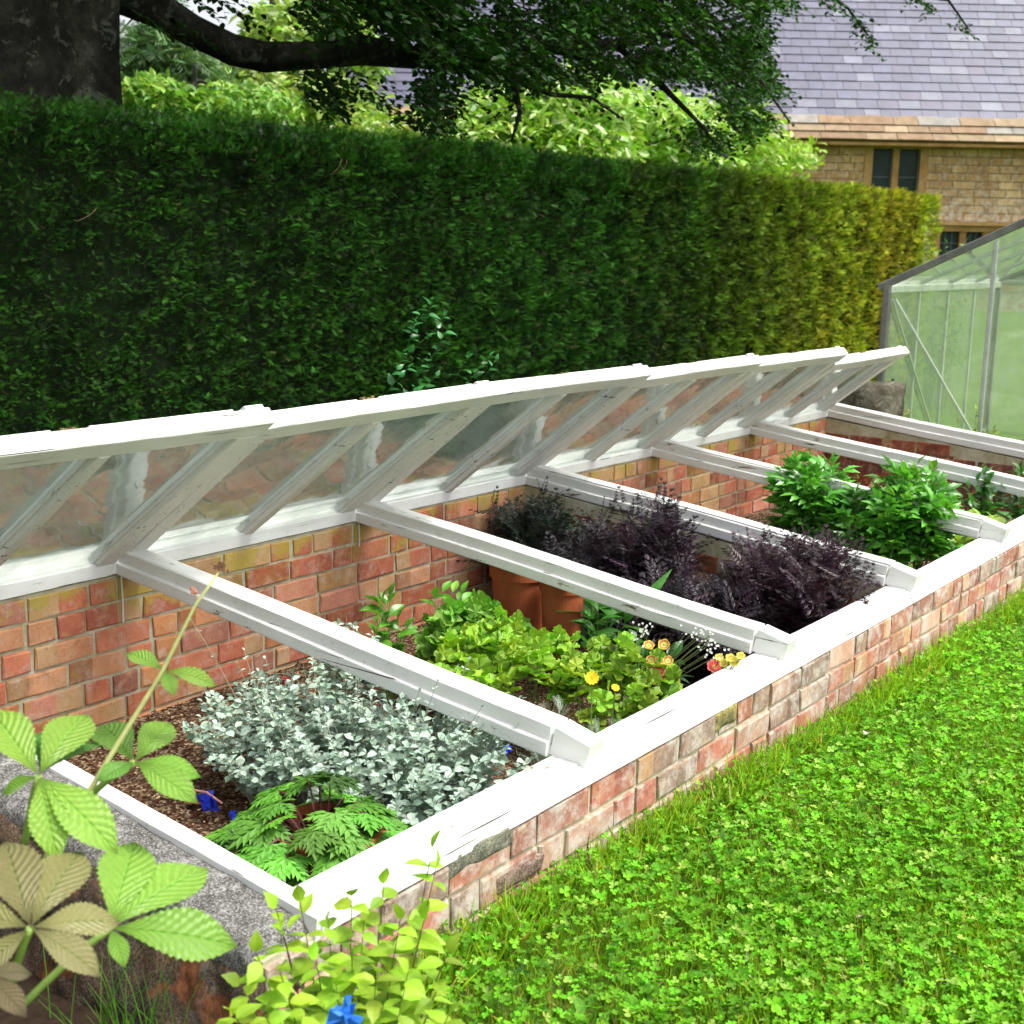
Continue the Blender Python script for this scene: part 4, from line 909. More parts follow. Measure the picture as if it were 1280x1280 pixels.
screen_leaves('bronze tinted veined palmate leaf at the lower left edge of the photo', (38, 1160), 1.80,
              [(5, 1042, .10, BZ), (100, 1052, .10, BZ), (150, 1142, .04, BZ2), (122, 1208, -.03, BZ2), (-70, 1130, .04, BZ), (-30, 1215, 0, BZ)], (15, 1230), BZ)
screen_leaves('upper green veined leaf with a leaflet hanging over the coping, left of the flower stalk', (48, 970), 1.95,
              [(108, 882, .10, G1), (-12, 880, .08, G1), (0, 988, .02, G2), (70, 1062, -.06, G1), (142, 1050, -.06, G1), (105, 900, .2, (.08, .2, .04))], (30, 1060), G1)
screen_leaves('green veined leaf standing over the bark soil beside the flower stalk', (168, 953), 2.02,
              [(214, 895, .08, G2), (248, 963, .0, G2), (240, 990, -.06, G1), (125, 895, .10, (.14, .28, .05)), (130, 965, -.06, (.14, .3, .05))], (105, 1003), G1)
screen_leaves('dark bronze leaf cut by the bottom left corner of the photo', (-20, 1218), 1.75, [(40, 1212, .02, (.16, .13, .07)), (30, 1262, -.03, (.14, .11, .06))], (-40, 1290), BZ)
# tall flower stalk
t = thing('flower_stalk', 'tall thin pale stalk with brown seed heads and three small leaves crossing the first crossbar', 'plant', tuple(atd(40, 1120, 2.0))); sa = Acc()
tube(sa, np.array([atd(u, v, 2.0) for u, v in [(30, 1150), (62, 1060), (105, 1000), (150, 925), (200, 845), (245, 755), (273, 716)]]), [.005, .0048, .0044, .004, .0034, .0025, .0016], 7, (.36, .38, .14))
tube(sa, np.array([atd(u, v, 2.0) for u, v in [(248, 754), (246, 746), (243, 740)]]), .0012, 5, (.4, .3, .15)); child(sa, 'stem', M['stem'], t, smooth=True)
for (hu, hv, n) in ((275, 708, 34), (243, 740, 14)):
    a = Acc()
    for k in range(n): box(a, atd(hu+rng.normal(0, 4 if n > 20 else 2.2), hv+rng.normal(0, 3 if n > 20 else 2), 2.0), (.003, .003, .003), rng.uniform(0, 3), (.22, .12, .07) if n > 20 else (.45, .2, .14), jit=.0007)
    child(a, 'seed_head', simple('seed', (.2, .1, .06), .9, .1, 50, .3, .1, attr=True), t)
hub = atd(205, 838, 2.0)
for tu, tv, dd in [(158, 806, .03), (273, 846, .0), (216, 858, -.05)]:
    tip = atd(tu, tv, 2.0+dd); L = np.linalg.norm(tip-hub); a = Acc(); a.place(Tr, frames(((tip-hub)/L)[None, :], (norm(C-hub)+[0, 0, 1.2])[None, :], np.array([[L*1.0, L, L]])), hub[None, :], vary((.2, .36, .06), 1, .05)); child(a, 'leaf', M['leaf_vein'], t, smooth=True)

# ================================================================== FOREGROUND: lime green bushy plant at the front corner
Tl = T_leaf(1, .64, 7, .42, .18, .35, .07)
fx = [atd(u, v, d) for u, v, d in [(345, 1135, 2.15), (375, 1128, 2.15), (410, 1150, 2.2), (440, 1120, 2.2), (480, 1105, 2.2), (500, 1150, 2.2), (540, 1060, 2.25), (545, 1085, 2.25), (530, 1150, 2.25), (560, 1190, 2.25), (320, 1190, 2.1), (300, 1230, 2.1), (350, 1215, 2.1), (395, 1200, 2.15), (440, 1190, 2.15), (470, 1215, 2.15), (510, 1215, 2.2), (545, 1240, 2.2), (330, 1265, 2.1), (380, 1260, 2.1), (500, 1262, 2.15), (420, 1232, 2.15), (355, 1170, 2.15), (455, 1152, 2.2), (290, 1265, 2.05), (560, 1270, 2.15)]]
bs = [np.array([(q[0]-.1)*.35+.08, (q[1]+2.05)*.35-2.03, -.44]) for q in fx]
fa, sa = stems_plant(Tl, bs, fx, 6, .056, (.27, .45, .03), (.14, .07, .06), .0022, t0=.45, tilt=.82, bow=.03, pair=True, lv=.16, sizefall=.5)
plant('lime_leaved_plant', 'bushy lime yellow plant with small paired leaves in front of the near brick corner', 'plant', (.1, -2.05, -.44), fa, sa, M['leaf'])
q = atd(428, 1272, 2.02); a = Acc()
for k in range(6): box(a, q+rng.normal(0, .007, 3), (.026, .003, .018), rng.uniform(0, 3), jit=.005)
tag(a.build('blue_flower', simple('blue_petal', (.02, .16, .62), .5, .4, 20, .2, .1)), 'bright blue papery scrap at the bottom edge among lime leaves', 'scrap')
a = Acc(); b0 = atx(232, 1285, -.05)
for k in range(60):
    p0 = np.array([-.10+rng.normal(0, .03), -1.62+rng.normal(0, .07), -.45]); l = rng.uniform(.08, .26); p2 = p0+[rng.normal(0, .05), rng.normal(0, .05), l]; tube(a, curve(p0, p0+[0, 0, l*.6], p2, 4), [.0018, .0015, .001, .0004], 3, (.08, .2, .02), cap=False)
tag(a.build('grass_tuft', M['grass']), 'thin green grass stems growing against the dark near end wall', 'grass')

# ================================================================== YEW HEDGE
HX0, HX1, HY0, HY1, HZ = -4.0, 11.15, .98, 2.0, 1.575
hedge = thing('yew_hedge', 'tall clipped yew hedge, dark on the left and yellow green towards its right end', 'hedge', (4, 1.5, -.5))
def hdisp(P): return .016*noise3(P, 34, 1)+.045*noise3(P, 1.3)+.03*noise3(P, 7, 1)+.032*noise3(P*[1, 1, 1.6], 15, 2)
core = Acc(); box(core, ((HX0+HX1)/2, (HY0+HY1)/2, (HZ-.55)/2-.03), (HX1-HX0-.18, HY1-HY0-.19, HZ+.55-.06), col=(.008, .014, .005)); child(core, 'hedge_core', simple('hedge_core', (.006, .011, .004), .95, .05, 8, .5, .5, .02), hedge)
TY = T_yew()
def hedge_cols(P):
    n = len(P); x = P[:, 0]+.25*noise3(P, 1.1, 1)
    t = (np.clip((x-6.0)/4.2, 0, 1)**1.2)[:, None]; base = np.array([.020, .078, .006])*(1-t)+np.array([.30, .38, .016])*t  # tree shade over the left end is put into the base green
    band = noise3(np.stack([P[:, 0]*2.4, P[:, 0]*0, P[:, 2]*.35], -1), 1., 2)
    brown = np.array([.30, .18, .02]); w = (np.clip(band, 0, 1)*np.clip((x-5.2)/3.5, 0, 1)*.8)[:, None]; c = base*(1-w)+brown*w
    gg = (np.clip(-band-.1, 0, 1)*np.clip((x-7.5)/2.5, 0, 1)*.8)[:, None]; c = c*(1-gg)+np.array([.15, .36, .02])*gg
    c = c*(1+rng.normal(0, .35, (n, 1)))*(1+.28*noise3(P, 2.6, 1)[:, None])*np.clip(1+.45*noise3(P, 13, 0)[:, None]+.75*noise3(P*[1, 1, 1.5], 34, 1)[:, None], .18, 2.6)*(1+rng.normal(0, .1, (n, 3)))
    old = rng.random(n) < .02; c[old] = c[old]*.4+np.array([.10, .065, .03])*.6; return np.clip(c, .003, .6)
fa = Acc()
def hfill(n, kind, s=(.022, .042)):
    if kind == 'face': P = np.stack([rng.uniform(HX0, HX1, n), np.full(n, HY0), rng.uniform(-.5, HZ, n)], -1); nr = np.array([0, -1., 0])
    if kind == 'top': P = np.stack([rng.uniform(HX0, HX1, n), rng.uniform(HY0, HY1, n), np.full(n, HZ)], -1); nr = np.array([0, 0, 1.])
    if kind == 'rim':
        P = np.stack([rng.uniform(HX0, HX1, n), HY0+rng.random(n)**1.6*.22-.01, HZ-.01-rng.random(n)**1.3*.16], -1); P[:, 2] += .02*noise3(P, 6); nr = np.array([0, -.7, .5])
    if kind == 'end': P = np.stack([np.full(n, HX1), rng.uniform(HY0, HY1, n), rng.uniform(-.5, HZ, n)], -1); nr = np.array([1., 0, 0])
    if kind == 'back': P = np.stack([rng.uniform(HX0, HX1, n), np.full(n, HY1), rng.uniform(-.5, HZ, n)], -1); nr = np.array([0, 1., 0])
    if kind in ('face', 'back'):   # thin out what lies far behind the frame edge
        u, v, z = project(P); keep = (u > -260) & (z > 0) & (rng.random(n) < np.clip((5.5/np.maximum(z, 1))**.9, .35, 1)); P = P[keep]
    n = len(P); dp = hdisp(P) if kind not in ('top', 'rim') else .3*hdisp(P)+(.03 if kind == 'rim' else 0); P = P+nr*(dp[:, None]-.03-rng.random((n, 1))**2*.07)
    ed = P[:, 2] > HZ-.04; P[ed, 1] += .03*(kind == 'face')
    dr = nr*(.8 if kind != 'top' else .25)+np.array([0.12, 0, .28])+rng.normal(0, .42, (n, 3)); up = np.array([0, 0, 1.])+nr*.3+rng.normal(0, .45, (n, 3))
    _, _, z = project(P); sc = rng.uniform(*s, n)*np.clip(z/6, .85, 1.5)
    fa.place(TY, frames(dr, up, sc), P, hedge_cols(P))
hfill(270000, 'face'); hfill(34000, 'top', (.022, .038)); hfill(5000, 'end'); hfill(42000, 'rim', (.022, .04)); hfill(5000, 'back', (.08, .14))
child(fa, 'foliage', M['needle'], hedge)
# bare twigs poking out
tw = Acc()
for (u, v, l) in [(425, 215, .10), (436, 212, .08), (115, 270, .05), (520, 205, .06)]:
    q = aty(u, v, HY0-.03); tube(tw, curve(q+[0, .1, -.02], q, q+[rng.normal(0, .03), .0, l*.6], 5), [.002, .002, .0018, .0014, .001], 4, (.28, .17, .10), cap=False)
child(tw, 'twig', M['stem'], hedge)
# climber growing out of the hedge
Tb = T_leaf(1, .62, 5, .35, .2, .3); b = []; t = []
for (u, v) in [(540, 375), (555, 395), (520, 400), (535, 420), (505, 440), (530, 450), (545, 440), (510, 460), (560, 410), (585, 445), (590, 465), (612, 445), (620, 450), (525, 480), (545, 470), (530, 385)]:
    q = aty(u, v, HY0-.10); t.append(q); b.append(q+[rng.normal(0, .05), .12, -.16])
fa, sa = stems_plant(Tb, b, t, 6, .062, (.05, .22, .055), (.08, .15, .04), .002, t0=.2, tilt=.6, bow=.05)
plant('climbing_plant', 'leafy climber of brighter green growing out of the dark hedge face above the sashes', 'climber', tuple(t[4]-[0, 0, .1]), fa, sa, M['leaf_gloss'])
# shrub just past the hedge end
b, t = dome((11.75, 1.05), 60, .3, .3, 1.75, z0=-.5, base=.5); fa, sa = stems_plant(Tbroad, b, t, 9, .09, (.16, .30, .10), t0=.3)
plant('hedge_end_shrub', 'small pale leaved shrub just beyond the right end of the yew hedge', 'shrub', (11.75, 1.05, -.5), fa, sa, M['leaf'])

# ================================================================== BEECH TREE
tree = thing('beech_tree', 'big old beech behind the hedge, thick grey trunk at left, low limb reaching right', 'tree', (3.55, 4.1, -.5))
tb = np.array([3.42, 4.1, 0.]); seg = 48; V = []; F = []; hts = [-.5, 0, .6, 1.2, 1.7, 2.1, 2.5, 3., 3.8, 5, 7]; rad = [1.15, .92, .78, .72, .69, .68, .70, .72, .64, .5, .25]
for i, (hz, rr) in enumerate(zip(hts, rad)):
    for k in range(seg):
        th = 2*PI*k/seg; flute = 1+.07*math.sin(5*th+.3*hz)+.04*math.sin(9*th-.5*hz)+.02*math.sin(17*th)
        V.append((tb[0]+rr*flute*math.cos(th), tb[1]+rr*flute*math.sin(th)+.02*hz, hz))
for i in range(len(hts)-1):
    for k in range(seg): F.append((i*seg+k, i*seg+(k+1) % seg, (i+1)*seg+(k+1) % seg, (i+1)*seg+k))
a = Acc(); a.raw(V, F); child(a, 'trunk', M['bark'], tree, smooth=True)
lp = [(90, -20, 4.0), (150, -8, 3.9), (195, 12, 3.8), (240, 38, 3.7), (290, 62, 3.6), (330, 72, 3.5), (390, 68, 3.35), (450, 62, 3.2), (520, 72, 3.05), (600, 74, 2.9), (680, 58, 2.8), (770, 55, 2.7), (850, 42, 2.6), (930, 20, 2.5)]
lpt = np.array([aty(*q) for q in lp]); a = Acc(); tube(a, lpt, [.20, .13, .115, .105, .10, .095, .095, .10, .085, .07, .055, .045, .03, .015], 12, wob=.06)
sub = [[(520, 72, 3.05), (560, 40, 2.9), (640, 20, 2.7), (720, 5, 2.6), (790, -10, 2.5)], [(600, 74, 2.9), (640, 100, 2.7), (690, 118, 2.6), (740, 122, 2.4), (780, 150, 2.3)], [(680, 58, 2.8), (760, 82, 2.5), (850, 50, 2.3), (880, 25, 2.2), (915, 40, 2.1), (940, 90, 2.0)],
       [(390, 68, 3.35), (400, 95, 3.2), (420, 120, 3.1)], [(640, 100, 2.7), (650, 140, 2.5), (640, 175, 2.4)], [(850, 50, 2.3), (900, 60, 2.1), (950, 100, 2.0), (985, 150, 1.9)], [(770, 55, 2.7), (830, 110, 2.4), (880, 160, 2.2), (900, 190, 2.1)], [(560, 40, 2.9), (500, 10, 3.1), (450, -30, 3.2)],
       [(930, -60, 2.3), (1000, -30, 2.2), (1060, 10, 2.1), (1085, 45, 2.1)], [(1000, -30, 2.2), (1120, -10, 2.1), (1185, 0, 2.0), (1210, 35, 2.0)], [(910, 0, 2.4), (940, 5, 2.3), (960, 15, 2.2)]]
for s in sub:
    pts = np.array([aty(*q) for q in s]); tube(a, pts, np.linspace(.032, .008, len(pts)), 7, wob=.08)
limb = child(a, 'limb', M['bark'], tree, smooth=True)
# foliage: drooping sprays
Tbe = T_leaf(1, .58, 4, .48, .25, .2)
SP = []; tries = 0
xs_ = [330, 375, 390, 410, 440, 480, 520, 560, 600, 660, 720, 780, 820, 870, 910, 950, 990, 1010]; yb_ = [20, 60, 130, 165, 120, 160, 175, 185, 200, 190, 165, 150, 170, 215, 195, 180, 165, 120]
while len(SP) < 4700:
    u, v = rng.uniform(375, 1010), rng.uniform(-130, 215); bt = np.interp(u, xs_, yb_)
    if v > bt-12: continue
    if u > 955 and not ((v > 75) and u < 955+(v-60)*.5) and not (v < 25 and u < 985): continue
    dens = 1.
    if 425 < u < 525 and 82 < v < 160: dens = .25
    if u < 470 and v < 60: dens = .55
    if v > bt-55: dens *= .55
    if 560 < u < 800 and v > 105: dens *= .33
    if u > 800: dens *= 1.0 if v < 190 else .6
    elif u < 800: dens *= .75
    if v < 0: dens *= .7
    if u < 530 and 42 < v < 95: continue
    if 560 < u < 860 and v > 100: dens *= .5
    if noise3(np.array([[u*.012, v*.02, 0.]]), 1.6, 2)[0] < -.25: dens *= .25
    if u < 530 and 42 < v < 95: continue
    if 560 < u < 815 and v > 95: dens *= .4
    if v > 80 and noise3(np.array([[u*.012, v*.02, 0.]]), 1.6, 2)[0] < -.2: dens *= .3
    if v > 85: dens *= .8
    if rng.random() > dens: continue
    SP.append((u, v, rng.uniform(1.7, 4.2)))
for (u0, v0, u1, v1, n) in [(1000, -25, 1090, 40, 12), (1060, 15, 1085, 52, 8), (1120, -12, 1215, 38, 14), (930, 0, 962, 20, 8), (985, 0, 1000, 6, 2), (470, -10, 495, 12, 3), (180, 20, 300, 30, 3), (270, -12, 322, 28, 7), (238, -6, 250, 8, 3)]:
    for k in range(n): f = rng.random(); SP.append((u0+(u1-u0)*f+rng.normal(0, 6), v0+(v1-v0)*f+rng.normal(0, 5), 2.1 if u0 > 900 else 3.2))
fa = Acc(); PP = []; DD = []; UU = []; SS = []; tw = fa
for (u, v, y) in SP:
    q = aty(u, v, y); ang = rng.normal(0, .9)+(-.6); dh = np.array([math.cos(ang), math.sin(ang), 0]); L = rng.uniform(.16, .34); st = q-dh*L*.5+[0, 0, .06]; en = q+dh*L*.5+[0, 0, -.10]
    if rng.random() < .5: tube(tw, curve(st, q+[0, 0, .03], en, 4), [.003, .002, .0015, .001], 3, (.05, .045, .03), cap=False)
    n = rng.integers(7, 13); side = norm(np.cross(dh, [0, 0, 1.]))
    for k in range(n):
        f = (k+.5)/n; p = st*(1-f)+en*f+[0, 0, .05*f*(1-f)]; PP.append(p); DD.append(dh*.7+side*(1 if k % 2 else -1)+np.array([0, 0, -.25])+rng.normal(0, .25, 3)); UU.append(np.array([0, 0, 1.])+rng.normal(0, .4, 3)); SS.append(rng.uniform(.045, .075))
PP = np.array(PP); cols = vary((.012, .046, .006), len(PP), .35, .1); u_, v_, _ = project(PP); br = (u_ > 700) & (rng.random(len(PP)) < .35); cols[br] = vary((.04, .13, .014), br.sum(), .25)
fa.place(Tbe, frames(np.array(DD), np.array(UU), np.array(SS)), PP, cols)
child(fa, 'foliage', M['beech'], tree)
# the main crown, high overhead: it shades the left of the hedge
n = 34000; a_ = rng.uniform(0, 2*PI, n); r_ = rng.random(n)**.45; ph = np.arccos(rng.uniform(-1, 1, n))
P = np.stack([4.2+6.2*r_*np.sin(ph)*np.cos(a_), 4.3+3.9*r_*np.sin(ph)*np.sin(a_), 6.2+3.6*r_*np.cos(ph)], -1); cl = noise3(P, .9); P = P[cl > -.35]
u_, v_, z_ = project(P); P = P[(z_ < .3) | (v_ < -60) | (P[:, 2] > 9)]; P = P[P[:, 2] > 2.9]; n = len(P)
a = Acc(); a.place(Tbe, frames(rng.normal(0, 1, (n, 3))*[1, 1, .4], np.tile([0, 0, 1.], (n, 1))+rng.normal(0, .4, (n, 3)), rng.uniform(.14, .24, n)), P, vary((.04, .12, .02), n, .3)); child(a, 'crown', M['leaf'], tree)
a = Acc()
for k in range(14):
    e = rng.uniform(0, 2*PI); tgt = np.array([4.2+4.6*math.cos(e), 4.3+2.6*math.sin(e), rng.uniform(5, 8.5)]); u_, v_, z_ = project(np.array([[(tgt[0]+3.5)/2, (tgt[1]+4.1)/2, 4.2]]));
    tube(a, curve((3.45, 4.2, rng.uniform(3.6, 5.5)), ((tgt[0]+3.5)/2, (tgt[1]+4.1)/2, 5.6), tgt, 8), np.linspace(.16, .03, 8), 8)
child(a, 'bough', M['bark'], tree)

# ================================================================== BACKGROUND TREES AND SHRUBS
def cloudtree(name, label, cat, boxes, y, leafT, size, col, n, trunk=None, group=None, mat='leaf', flat=.3, lit=None, thick=1.2):
    """crown clumps given by where they stand on the vertical plane at y (each has depth)"""
    PP = []; 
    for (u0, v0, u1, v1, w) in boxes:
        m = int(n*w); ctr = aty((u0+u1)/2, (v0+v1)/2, y); ax = np.linalg.norm(aty(u1, (v0+v1)/2, y)-aty(u0, (v0+v1)/2, y))/2; az = np.linalg.norm(aty((u0+u1)/2, v0, y)-aty((u0+u1)/2, v1, y))/2
        d = norm(rng.normal(0, 1, (m, 3)))*(rng.random((m, 1))**.4); q = ctr+d[:, :1]*np.array([.9, -.4, 0])*ax+d[:, 1:2]*np.array([.4, .9, 0])*min(ax, thick)+d[:, 2:]*np.array([0, 0, 1.])*az
        cl = noise3(q, 2.2/max(ax, .6)); PP.append(q[cl > -.5])
    P = np.concatenate(PP); k = len(P); base = aty((boxes[0][0]+boxes[0][2])/2, 200, y); base = np.array([base[0], y, -.5])
    t = thing(name, label, cat, tuple(base), 0, group); a = Acc()
    cols = vary(col, k, .2, .08)
    if lit is not None: w = rng.random(k) < .3; cols[w] = vary(lit, w.sum(), .15)
    a.place(leafT, frames(rng.normal(0, 1, (k, 3))*[1, 1, .5]+[0, 0, -.1], np.tile([0, 0, 1.], (k, 1))*(1 if flat else 0)+rng.normal(0, .5, (k, 3)), size*rng.uniform(.7, 1.3, k)), P, cols); child(a, 'crown', M[mat], t)
    b = Acc(); top = aty(*trunk, y) if trunk else P.mean(0)+[0, 0, .5]
    tube(b, curve(base, (base+top)/2+[.1, 0, 0], top, 8), np.linspace(.16, .03, 8), 8)
    for j in range(16): q = P[rng.integers(k)]; s = base+(top-base)*rng.uniform(.45, .95); tube(b, curve(s, (s+q)/2+[0, 0, .15], q, 5), np.linspace(.035, .008, 5), 5, cap=False)
    child(b, 'trunk', M['bark'], t); return t
Tob = T_leaf(1, .45, 3, .55, .3, .3)
cloudtree('bright_shrub', 'bright glossy green shrub behind the hedge, lit between the dark beech sprays', 'shrub', [(585, 125, 760, 240, .34), (620, 80, 760, 190, .2), (740, 130, 880, 240, .3), (700, 100, 840, 200, .16)], 7.2, Tob, .17, (.26, .46, .06), 11000, group='bright leaved shrubs behind the hedge', mat='leaf_gloss', lit=(.55, .68, .30))
cloudtree('bright_shrub', 'yellow green shrub in front of the stone wall at the far right of the foliage', 'shrub', [(860, 165, 1010, 245, .55), (830, 120, 935, 210, .35), (945, 170, 1000, 215, .1)], 7.0, Tob, .16, (.30, .48, .05), 5200, group='bright leaved shrubs behind the hedge', mat='leaf_gloss', lit=(.36, .5, .12))
cloudtree('bright_shrub', 'yellow green bush low behind the hedge left of the hanging beech leaves', 'shrub', [(440, 135, 620, 220, .7), (560, 110, 660, 200, .3)], 8.0, Tob, .15, (.24, .38, .05), 2600, group='bright leaved shrubs behind the hedge', mat='leaf_gloss', lit=(.36, .5, .14))
Tfe = T_merge([((diamond[0]*[.8, 1, 1], diamond[1], diamond[2]), s*.8, (0, .15*j, 0), .45, -.2) for j in range(5) for s in (-1, 1)])
cloudtree('conifer', 'feathery grey green conifer just right of the beech trunk, sky behind it', 'tree', [(150, 30, 240, 70, .2), (155, 62, 265, 95, .25), (150, 88, 240, 130, .25), (185, 5, 225, 45, .1), (200, 90, 290, 125, .2)], 15, Tfe, .34, (.12, .22, .09), 1900, (205, -60), group='light trees beyond the hedge', mat='leaf')
cloudtree('pale_tree', 'pale yellow green airy tree in the gap under the beech limb', 'tree', [(240, 75, 400, 160, .4), (300, 5, 400, 100, .3), (260, 60, 330, 130, .15), (345, -20, 450, 60, .15)], 17, Tob, .30, (.30, .42, .12), 3600, (340, -40), group='light trees beyond the hedge', lit=(.45, .55, .2), thick=1.6)
cloudtree('pale_tree', 'low bright green tree directly behind the hedge top between trunk and limb', 'tree', [(150, 95, 240, 150, .5), (210, 105, 360, 160, .5)], 11, Tob, .16, (.16, .34, .05), 2600, group='light trees beyond the hedge', lit=(.3, .46, .08))
cloudtree('pale_tree', 'yellow green tree seen in slivers beyond the hanging beech sprays', 'tree', [(370, 90, 470, 180, .6), (400, 20, 480, 110, .4)], 16, Tob, .26, (.28, .42, .10), 1500, (420, 0), group='light trees beyond the hedge', lit=(.4, .5, .16))

# ================================================================== STONE HOUSE
E0 = np.array([24.96, 21.84, 3.80]); hs = np.array([.602, -.7985, .0]); hs /= np.linalg.norm(hs); ht = np.array([-hs[1], hs[0], 0])*1.0
if ht@F_ < 0: ht = -ht
house = thing('stone_house', 'old golden stone house with a steep blue grey slate roof behind the hedge', 'house', (E0[0], E0[1], -.5))
def HP(s, t, z): return E0*[1, 1, 0]+hs*s+ht*t+np.array([0, 0, z])
RZ = np.stack([hs, ht, [0, 0, 1.]], -1)
def hbox(acc, s0, s1, t0, t1, z0, z1, col=(1, 1, 1), uv=True):
    V = np.array([HP(s, t, z) for s in (s0, s1) for t in (t0, t1) for z in (z0, z1)]); U = [(s, z) for s in (s0, s1) for t in (t0, t1) for z in (z0, z1)]
    acc.raw(V, [(0, 1, 3, 2), (4, 6, 7, 5), (0, 4, 5, 1), (2, 3, 7, 6), (0, 2, 6, 4), (1, 5, 7, 3)], col, U)
a = Acc(); zt = 3.93
holes = [(13.93, 15.2, 2.3, 3.76), (15.9, 18.4, .2, 1.62), (3, 4.3, 2.3, 3.76)]
sx = sorted({-.2, 26.}|{h[0] for h in holes}|{h[1] for h in holes}); zx = sorted({-.6, zt}|{h[2] for h in holes}|{h[3] for h in holes})
for s0, s1 in zip(sx[:-1], sx[1:]):
    for z0, z1 in zip(zx[:-1], zx[1:]):
        if any(h[0] <= s0 and s1 <= h[1] and h[2] <= z0 and z1 <= h[3] for h in holes): continue
        hbox(a, s0, s1, 0, .45, z0, z1)
hbox(a, -.2, .25, .4501, 8.4, -.6, zt)
child(a, 'wall', M['hamstone'], house)
for (s0, s1, z0, z1) in holes:
    w = Acc()
    hbox(w, s0-.22, s0, -.03, .3, z0-.15, z1+.0); hbox(w, s1, s1+.22, -.03, .3, z0-.15, z1+.0); hbox(w, s0-.25, s1+.25, -.035, .3, z1+.001, z1+(.15 if z1 < 3 else .14)); hbox(w, s0, s1, -.05, .3, z0-.15, z0)
    nl = 2 if s1-s0 < 2 else 4; lw = (s1-s0)/nl
    for k in range(1, nl): hbox(w, s0+k*lw-.085, s0+k*lw+.085, .02, .25, z0, z1)
    if z1 < 3: hbox(w, s0-.4, s1+.5, -.12, .0, z1+.16, z1+.26)
    wo = child(w, 'window', M['dressed'], house)
    for k in range(nl):
        gA = Acc(); a0 = s0+k*lw+(.086 if k else .001); a1 = s0+(k+1)*lw-(.086 if k < nl-1 else .001); hbox(gA, a0, a1, .16, .17, z0, z1)
        go = gA.build('pane', M['dark_glass']); go.parent = wo; bpy.context.view_layer.update(); go.matrix_world = Matrix.Identity(4)
        bA = Acc(); hbox(bA, a0, a1, .13, .155, z1-.75 if z1 > 3 else z1-.32, z1-.73 if z1 > 3 else z1-.30)
        if z1 < 3:
            for q in (.33, .66): hbox(bA, a0+(a1-a0)*q-.008, a0+(a1-a0)*q+.008, .125, .129, z0, z1)
            hbox(bA, a0, a1, .13, .155, z1-.66, z1-.64)
        else: hbox(bA, a0, a0+.025, .125, .16, z0, z1); hbox(bA, a1-.025, a1, .125, .16, z0, z1)
        bo = bA.build('glazing_lead', M['lead']); bo.parent = wo; bpy.context.view_layer.update(); bo.matrix_world = Matrix.Identity(4)
# roof: individual slates with thickness, stone slates at the eaves
rt = Acc(); st = Acc(); pitch = math.radians(50); cs, sn = math.cos(pitch), math.sin(pitch)
def slab(acc, s0, s1, r0, r1, lift0, lift1, th, col):
    V = []
    for s in (s0, s1):
        for r, l in ((r0, lift0), (r1, lift1)):
            for q in (0, th):
                tt = -.38+r*cs-(l+q)*sn; zz = 3.90+r*sn+(l+q)*cs; V.append(HP(s, tt, zz))
    acc.raw(V, [(0, 1, 3, 2), (4, 6, 7, 5), (0, 4, 5, 1), (2, 3, 7, 6), (0, 2, 6, 4), (1, 5, 7, 3)], col)
r = 0.
for row in range(3):
    s = -.4-rng.uniform(0, .5); ex = .27
    while s < 26:
        w = rng.uniform(.55, 1.25); c = np.array([(.33, .24, .155), (.38, .29, .19), (.30, .205, .13), (.30, .28, .25)][rng.integers(4)])*rng.uniform(.85, 1.1); slab(st, s, s+w-.015, r, r+ex+.1, .055+rng.uniform(-.01, .01), .0, .035, c); s += w
    r += ex
r0 = r; rows = 24
for row in range(rows):
    ex = .345-.004*row; s = -.45-rng.uniform(0, .5)
    while s < 26:
        w = rng.uniform(.42, .60); c = np.array([.098, .10, .158])*rng.uniform(.86, 1.14)
        if rng.random() < .14: c = np.array([.15, .155, .21])*rng.uniform(.9, 1.15)
        if rng.random() < .12: c = np.array([.10, .095, .15])
        slab(rt, s, s+w-.010, r, r+ex+.08, .03+rng.uniform(-.003, .005), .004, .012, c); s += w
    r += ex
und = Acc(); slab(und, -.35, 26, 0.02, r, -.03, -.03, .02, (.1, .08, .06))
ro = child(rt, 'roof', M['slate'], house); so = child(st, 'eaves_stone', simple('stone_slate', (.5, .4, .25), .9, .15, 4, .35, .6, .01, attr=True), house); child(und, 'roof_underside', M['wood'], house)
gt = Acc(); hbox(gt, -.3, 26, -.40, -.30, 3.80, 3.875); hbox(gt, -.2, 26, -.14, -.001, 3.78, 3.92); child(gt, 'gutter', M['dressed'], house)
# back slope closes the roof
bk = Acc(); V = [HP(-.4, -.38+r*cs, 3.9+r*sn), HP(26, -.38+r*cs, 3.9+r*sn), HP(26, -.38+2*r*cs, 3.9), HP(-.4, -.38+2*r*cs, 3.9)]; bk.raw(V+[v-np.array([0, 0, .05]) for v in V], [(0, 1, 2, 3), (7, 6, 5, 4)]); child(bk, 'back_roof', M['slate'], house)
gb = Acc(); V = [HP(0, 0.0, 3.9), HP(0, -.38+r*cs, 3.85+r*sn-.4), HP(0, 8.4, 3.9)]; gb.raw(V+[v+hs*.3 for v in V], [(0, 1, 2), (5, 4, 3), (0, 3, 4, 1), (1, 4, 5, 2)]); child(gb, 'gable', M['hamstone'], house)

